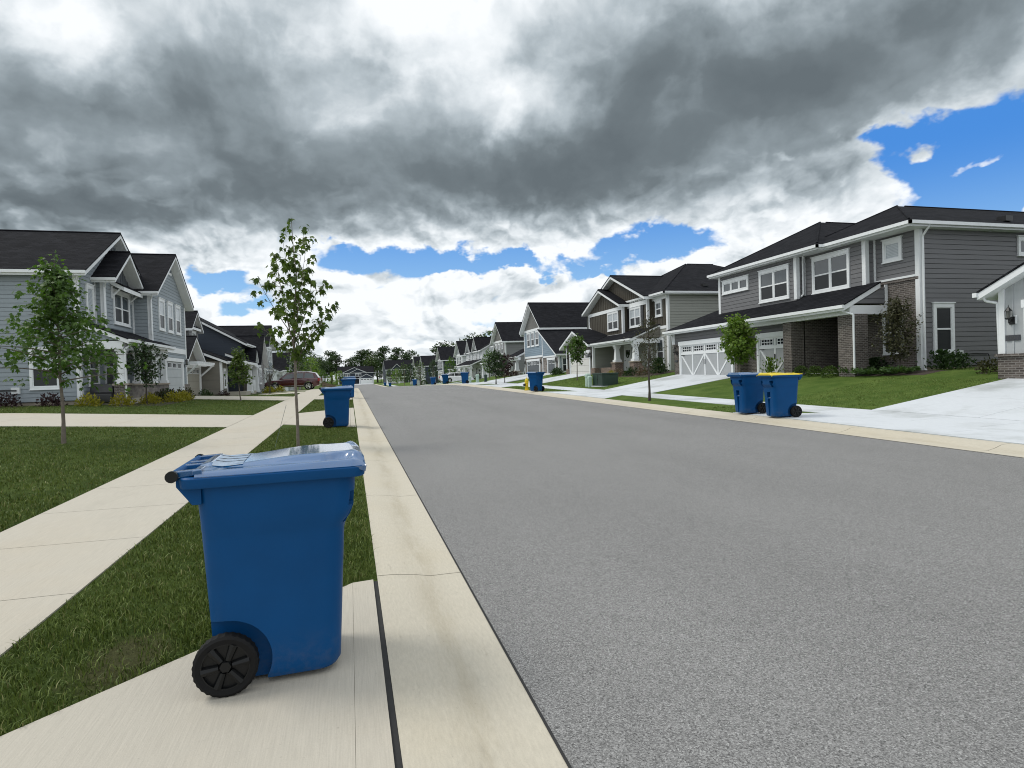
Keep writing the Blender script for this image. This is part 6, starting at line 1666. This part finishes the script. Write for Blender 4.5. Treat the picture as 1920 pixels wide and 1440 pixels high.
# ------------------------------------------------------------------ cars: lofted body with wheel arches, glasshouse, wheels
def car(name, label, loc, rz, L, Wd, Hh, paint, suv=True):
    t = thing(name, label, 'car', loc, None, rz)      # nose towards +x
    hw = Wd / 2; zb = .30 if suv else .22; belt = Hh * .60
    if suv: prof = [(-L*.5, .62, belt*.98), (-L*.485, zb+.12, belt+.06), (-L*.40, zb, belt+.05), (-L*.1, zb, belt+.02), (L*.17, zb, belt-.01), (L*.30, zb, belt-.06), (L*.42, zb, belt-.14), (L*.485, zb+.08, belt-.26), (L*.5, zb+.20, belt-.45)]
    else: prof = [(-L*.5, .55, belt*.95), (-L*.48, zb+.12, belt+.04), (-L*.36, zb, belt+.06), (-L*.1, zb, belt+.01), (L*.17, zb, belt-.03), (L*.30, zb, belt-.10), (L*.42, zb, belt-.18), (L*.485, zb+.06, belt-.28), (L*.5, zb+.2, belt-.40)]
    m = MB(); rings = []
    for x, z0, z1 in prof:
        k = 1 - max(0, abs(x) / (L * .5) - .8) * .55; w_ = hw * k
        zm = z0 + (z1 - z0) * .45
        rings.append([(x, -w_*.94, z0), (x, -w_, zm), (x, -w_*.985, z1 - .06), (x, -w_*.90, z1), (x, 0, z1 + .025), (x, w_*.90, z1), (x, w_*.985, z1 - .06), (x, w_, zm), (x, w_*.94, z0), (x, 0, z0)])
    m.loft(rings); body = m.build('body', paint, t, smooth=40)
    wx_ = (L * .305, -L * .295); wr = .36 if suv else .32; cut = []
    for x in wx_:
        c = MB(); c.cyl((x, -2, wr + .01), (x, 2, wr + .01), wr * 1.17, n=28); cut.append(c.build('c', None)); cut[-1].parent = t
    apply_bool(body, cut)
    # glasshouse
    rf = Hh - .03
    pts = [(-L*.47, belt + .05), (-L*.415, rf - .10), (-L*.30, rf), (-L*.02, rf), (L*.09, rf - .09), (L*.235, belt - .0)] if suv else [(-L*.46, belt + .02), (-L*.30, rf - .06), (-L*.16, rf), (0, rf), (L*.08, rf - .06), (L*.25, belt - .05)]
    m = MB()
    m.loft([[(x, -hw*.90, belt - .02), (x, -hw*.90, min(z, belt + .02)), (x, -hw*.74, z - .02), (x, 0, z + .02), (x, hw*.74, z - .02), (x, hw*.90, min(z, belt + .02)), (x, hw*.90, belt - .02)] for x, z in pts])
    m.build('cabin', paint, t, smooth=35)
    for s in (-1, 1):
        def side(x, f): # point on the cabin side, f 0 belt .. 1 roof
            zt_ = np.interp(x, [p[0] for p in pts], [p[1] for p in pts]); z = belt + .03 + (zt_ - .05 - belt - .03) * f
            return (x, s * (hw * (.90 - .16 * max(0, min(1, (z - belt - .02) / max(.05, zt_ - .02 - belt - .02)))) + .012), z)
        for x0, x1, x2, x3 in (((-L*.40, -L*.22, -L*.24, -L*.375), (-L*.205, -L*.03, -L*.03, -L*.21), (-L*.015, L*.19, L*.075, -L*.015)) if suv else ((-L*.36, -L*.14, -L*.14, -L*.27), (-L*.12, L*.19, L*.07, -L*.12))):
            g_ = MB(); g_.prism([side(x0, .08), side(x1, .08), side(x2, .88), side(x3, .88)], (0, -s * .006, 0)); g_.build('side_window', 'glass_sky' if suv else 'glass', t)
    sp = MB(); sp.tube([(L*.215, -hw*.905, belt + .02), (L*.10, -hw*.78, rf - .10), (0, -hw*.755, rf - .025), (-L*.30, -hw*.755, rf - .03)], .020, 6); sp.build('window_chrome', 'chrome', t) if suv else None
    g_ = MB(); x0, z0 = pts[-1]; x1, z1 = pts[-2]
    g_.prism([(x0 - .05, -hw*.80, z0 + .06), (x0 - .05, hw*.80, z0 + .06), (x1 + .03, hw*.68, z1 - .02), (x1 + .03, -hw*.68, z1 - .02)], (.03, 0, .03)); g_.build('windscreen', 'glass', t)
    g_ = MB(); x0, z0 = pts[0]; x1, z1 = pts[1]
    g_.prism([(x0 + .01, -hw*.78, z0 + .06), (x0 + .01, hw*.78, z0 + .06), (x1, hw*.68, z1 - .03), (x1, -hw*.68, z1 - .03)], (-.03, 0, .02)); g_.build('rear_window', 'glass', t)
    for s in (-1, 1):
        g_ = MB(); y0, y1 = sorted((s * hw * .60, s * hw * .93)); g_.box(-L*.5 - .01, -L*.47, y0, y1, belt - .22, belt + .04); g_.build('tail_light', 'tail_red', t)
        g_ = MB(); y0, y1 = sorted((s * hw * .55, s * hw * .90)); g_.box(L*.46, L*.495, y0, y1, belt - .40, belt - .27); g_.build('headlight', 'lamp_glass', t)
        g_ = MB(); g_.box(L*.17, L*.21, *sorted((s * hw * .96, s * (hw + .16))), belt + .0, belt + .14); g_.build('mirror', paint, t, bevel=.02)
        if suv:
            g_ = MB(); g_.tube([(-L*.20, s * hw * 1.0, zb + .10), (L*.20, s * hw * 1.0, zb + .10)], .035, 6); g_.build('side_trim', 'chrome', t)
            g_ = MB(); g_.tube([(-L*.33, s * hw * .66, rf + .035), (-L*.05, s * hw * .66, rf + .045)], .02, 6); g_.build('roof_rail', 'chrome', t)
        for x in wx_:
            w_ = MB(); n = 28; c = s * (hw - .11); R_ = wr
            w_.loft([[(x + r_ * math.cos(2*math.pi*q/n), c + yy, wr + r_ * math.sin(2*math.pi*q/n)) for q in range(n)] for r_, yy in ((R_*.66, -.11), (R_*.95, -.11), (R_, -.08), (R_, .08), (R_*.95, .11), (R_*.66, .11), (R_*.66, -.11))], cap=False)
            wh = w_.build('wheel', 'rubber', t, smooth=35)
            h_ = MB(); h_.cyl((x, c - .02, wr), (x, c + s * .04, wr), R_ * .30, n=14)
            h_.loft([[(x + r_ * math.cos(2*math.pi*q/n), c + yy, wr + r_ * math.sin(2*math.pi*q/n)) for q in range(n)] for r_, yy in ((R_*.68, s*.10), (R_*.58, s*.10), (R_*.58, -s*.05), (R_*.68, -s*.05), (R_*.68, s*.10))], cap=False)
            for q in range(5):
                a = R(90 + 72 * q); h_.tube([(x + .05*math.cos(a), c + s*.05, wr + .05*math.sin(a)), (x + R_*.62*math.cos(a), c + s*.07, wr + R_*.62*math.sin(a))], [.05, .04], 6)
            h_.build('rim', 'chrome', wh, smooth=40)
    g_ = MB(); g_.box(L*.485, L*.505, -.28, .28, zb + .22, zb + .34); g_.build('number_plate', 'white_trim', t)
    return t
car('parked_suv', 'maroon estate car parked across the left driveway', (-5.1, 60.6, zt(-5.1, 60.6) + .03), R(176), 4.9, 1.95, 1.72, 'car_red')
car('parked_car', 'white saloon parked on a drive behind the far blue bins', (14.6, 84.6, zt(14.6, 84.6) + .05), R(12), 4.6, 1.8, 1.42, 'car_white', False)

# ------------------------------------------------------------------ grass blades where the lawn is close enough to show them
def in_quad(px, py, q):
    r = np.ones(len(px), bool); sg = None
    pos = np.ones(len(px), bool); neg = np.ones(len(px), bool)
    for i in range(4):
        x0, y0 = q[i]; x1, y1 = q[(i + 1) % 4]; c = (x1 - x0) * (py - y0) - (y1 - y0) * (px - x0)
        pos &= c >= 0; neg &= c <= 0
    return pos | neg
zt_v = np.vectorize(zt)
def blades(regions, seed):
    r_ = np.random.default_rng(seed); B = []
    for x0, x1, y0, y1, dens, hh, ww in regions:
        n = int((x1 - x0) * (y1 - y0) * dens); px = r_.uniform(x0, x1, n); py = r_.uniform(y0, y1, n); ok = np.ones(n, bool)
        for q in DRIVES:
            c = np.mean(q, axis=0); ok &= ~in_quad(px, py, [tuple(c + (np.array(p) - c)) for p in q])
        ok &= ~((py < 4.60) & (px > -.06)) & ~((px > .03) & (((py > 17.1) & (py < 26.1))))
        bare = np.exp(-(((px + 1.25) / .22) ** 2 + ((py - 3.75) / .35) ** 2)); ok &= r_.random(n) > bare * .9
        bare = np.exp(-(((px + 6.05) / .25) ** 2 + ((py - 15.25) / .25) ** 2)); ok &= r_.random(n) > bare
        px, py = px[ok], py[ok]; m_ = len(px)
        B.append(np.stack([px, py, np.full(m_, hh), np.full(m_, ww)], 1))
    B = np.concatenate(B); n = len(B)
    z = zt_v(B[:, 0], B[:, 1]) - .012
    a = r_.uniform(0, 2 * math.pi, n); lean = np.abs(r_.normal(0, .55, n)) ; la = r_.uniform(0, 2 * math.pi, n)
    clump = .75 + .5 * np.sin(B[:, 0] * 7.1 + np.sin(B[:, 1] * 5.3) * 2) * np.sin(B[:, 1] * 6.3 + np.sin(B[:, 0] * 4.1) * 2) * .5
    H_ = B[:, 2] * r_.uniform(.55, 1.25, n) * clump; W_ = B[:, 3] * r_.uniform(.7, 1.3, n)
    dx_ = np.cos(a) * W_ / 2; dy_ = np.sin(a) * W_ / 2; lx = np.cos(la) * lean * H_; ly = np.sin(la) * lean * H_
    V = np.zeros((n, 5, 3))
    V[:, 0] = np.stack([B[:, 0] - dx_, B[:, 1] - dy_, z], 1); V[:, 1] = np.stack([B[:, 0] + dx_, B[:, 1] + dy_, z], 1)
    V[:, 2] = np.stack([B[:, 0] + dx_ * .8 + lx * .35, B[:, 1] + dy_ * .8 + ly * .35, z + H_ * .6], 1); V[:, 3] = np.stack([B[:, 0] - dx_ * .8 + lx * .35, B[:, 1] - dy_ * .8 + ly * .35, z + H_ * .6], 1)
    V[:, 4] = np.stack([B[:, 0] + lx, B[:, 1] + ly, z + H_ * (1 - .25 * np.minimum(lean, 1))], 1)
    base = np.arange(n) * 5
    quads = np.stack([base, base + 1, base + 2, base + 3], 1); tris = np.stack([base + 3, base + 2, base + 4], 1)
    loops = np.concatenate([quads, tris], 1).reshape(-1)
    tot = np.tile([4, 3], n); st = np.concatenate([[0], np.cumsum(tot)[:-1]])
    me = bpy.data.meshes.new('grass'); me.vertices.add(n * 5); me.vertices.foreach_set('co', V.reshape(-1)); me.loops.add(len(loops)); me.loops.foreach_set('vertex_index', loops.astype(np.int32))
    me.polygons.add(2 * n); me.polygons.foreach_set('loop_start', st.astype(np.int32)); me.polygons.foreach_set('loop_total', tot.astype(np.int32)); me.materials.append(MATS['grass_blades']); me.update()
    return me
reg = [(-1.93, .14, 2.4, 5.0, 5200, .075, .0055), (-1.93, .14, 5.0, 8.0, 3200, .072, .007), (-1.93, .14, 8.0, 18.0, 1500, .066, .010), (-1.93, .14, 24, 44, 420, .055, .020),
       (-8.2, -3.5, 4.5, 9, 1900, .07, .009), (-11, -3.5, 9, 14, 1000, .066, .012), (-15, -3.5, 14, 19.1, 620, .06, .016), (-16, -3.5, 24.1, 29.0, 300, .055, .022), (-9.3, -3.5, 29, 35.5, 240, .055, .025), (-9, -3.5, 40.7, 46.4, 130, .05, .035),
       (13.42, 18.2, 13.1, 25.2, 420, .055, .018), (10.42, 11.98, 14.0, 24.5, 420, .055, .018), (13.42, 18, 31, 43.3, 150, .055, .032), (10.42, 11.98, 32, 42, 170, .05, .03), (20, 27, 13.4, 17.2, 200, .055, .02)]
o = put_mesh('grass', blades(reg, 5)); o['kind'] = 'stuff'; o['label'] = 'mown green lawn and verge grass'; o['category'] = 'grass'
# small litter on the concrete
for x, y, a, lb in ((-1.33, 2.28, .4, 'tiny dark twig on the pale apron, lower left'), (-1.50, 2.55, 1.2, 'tiny leaf scrap at the grass edge of the apron')):
    m = MB(); z = zt(x, y) + .022; m.tube([(x, y, z), (x + .03 * math.cos(a), y + .03 * math.sin(a), z + .004), (x + .055 * math.cos(a), y + .055 * math.sin(a) + .008, z)], [.004, .005, .002], 5); tag(m.build('twig', 'bark_dark'), lb, 'twig')
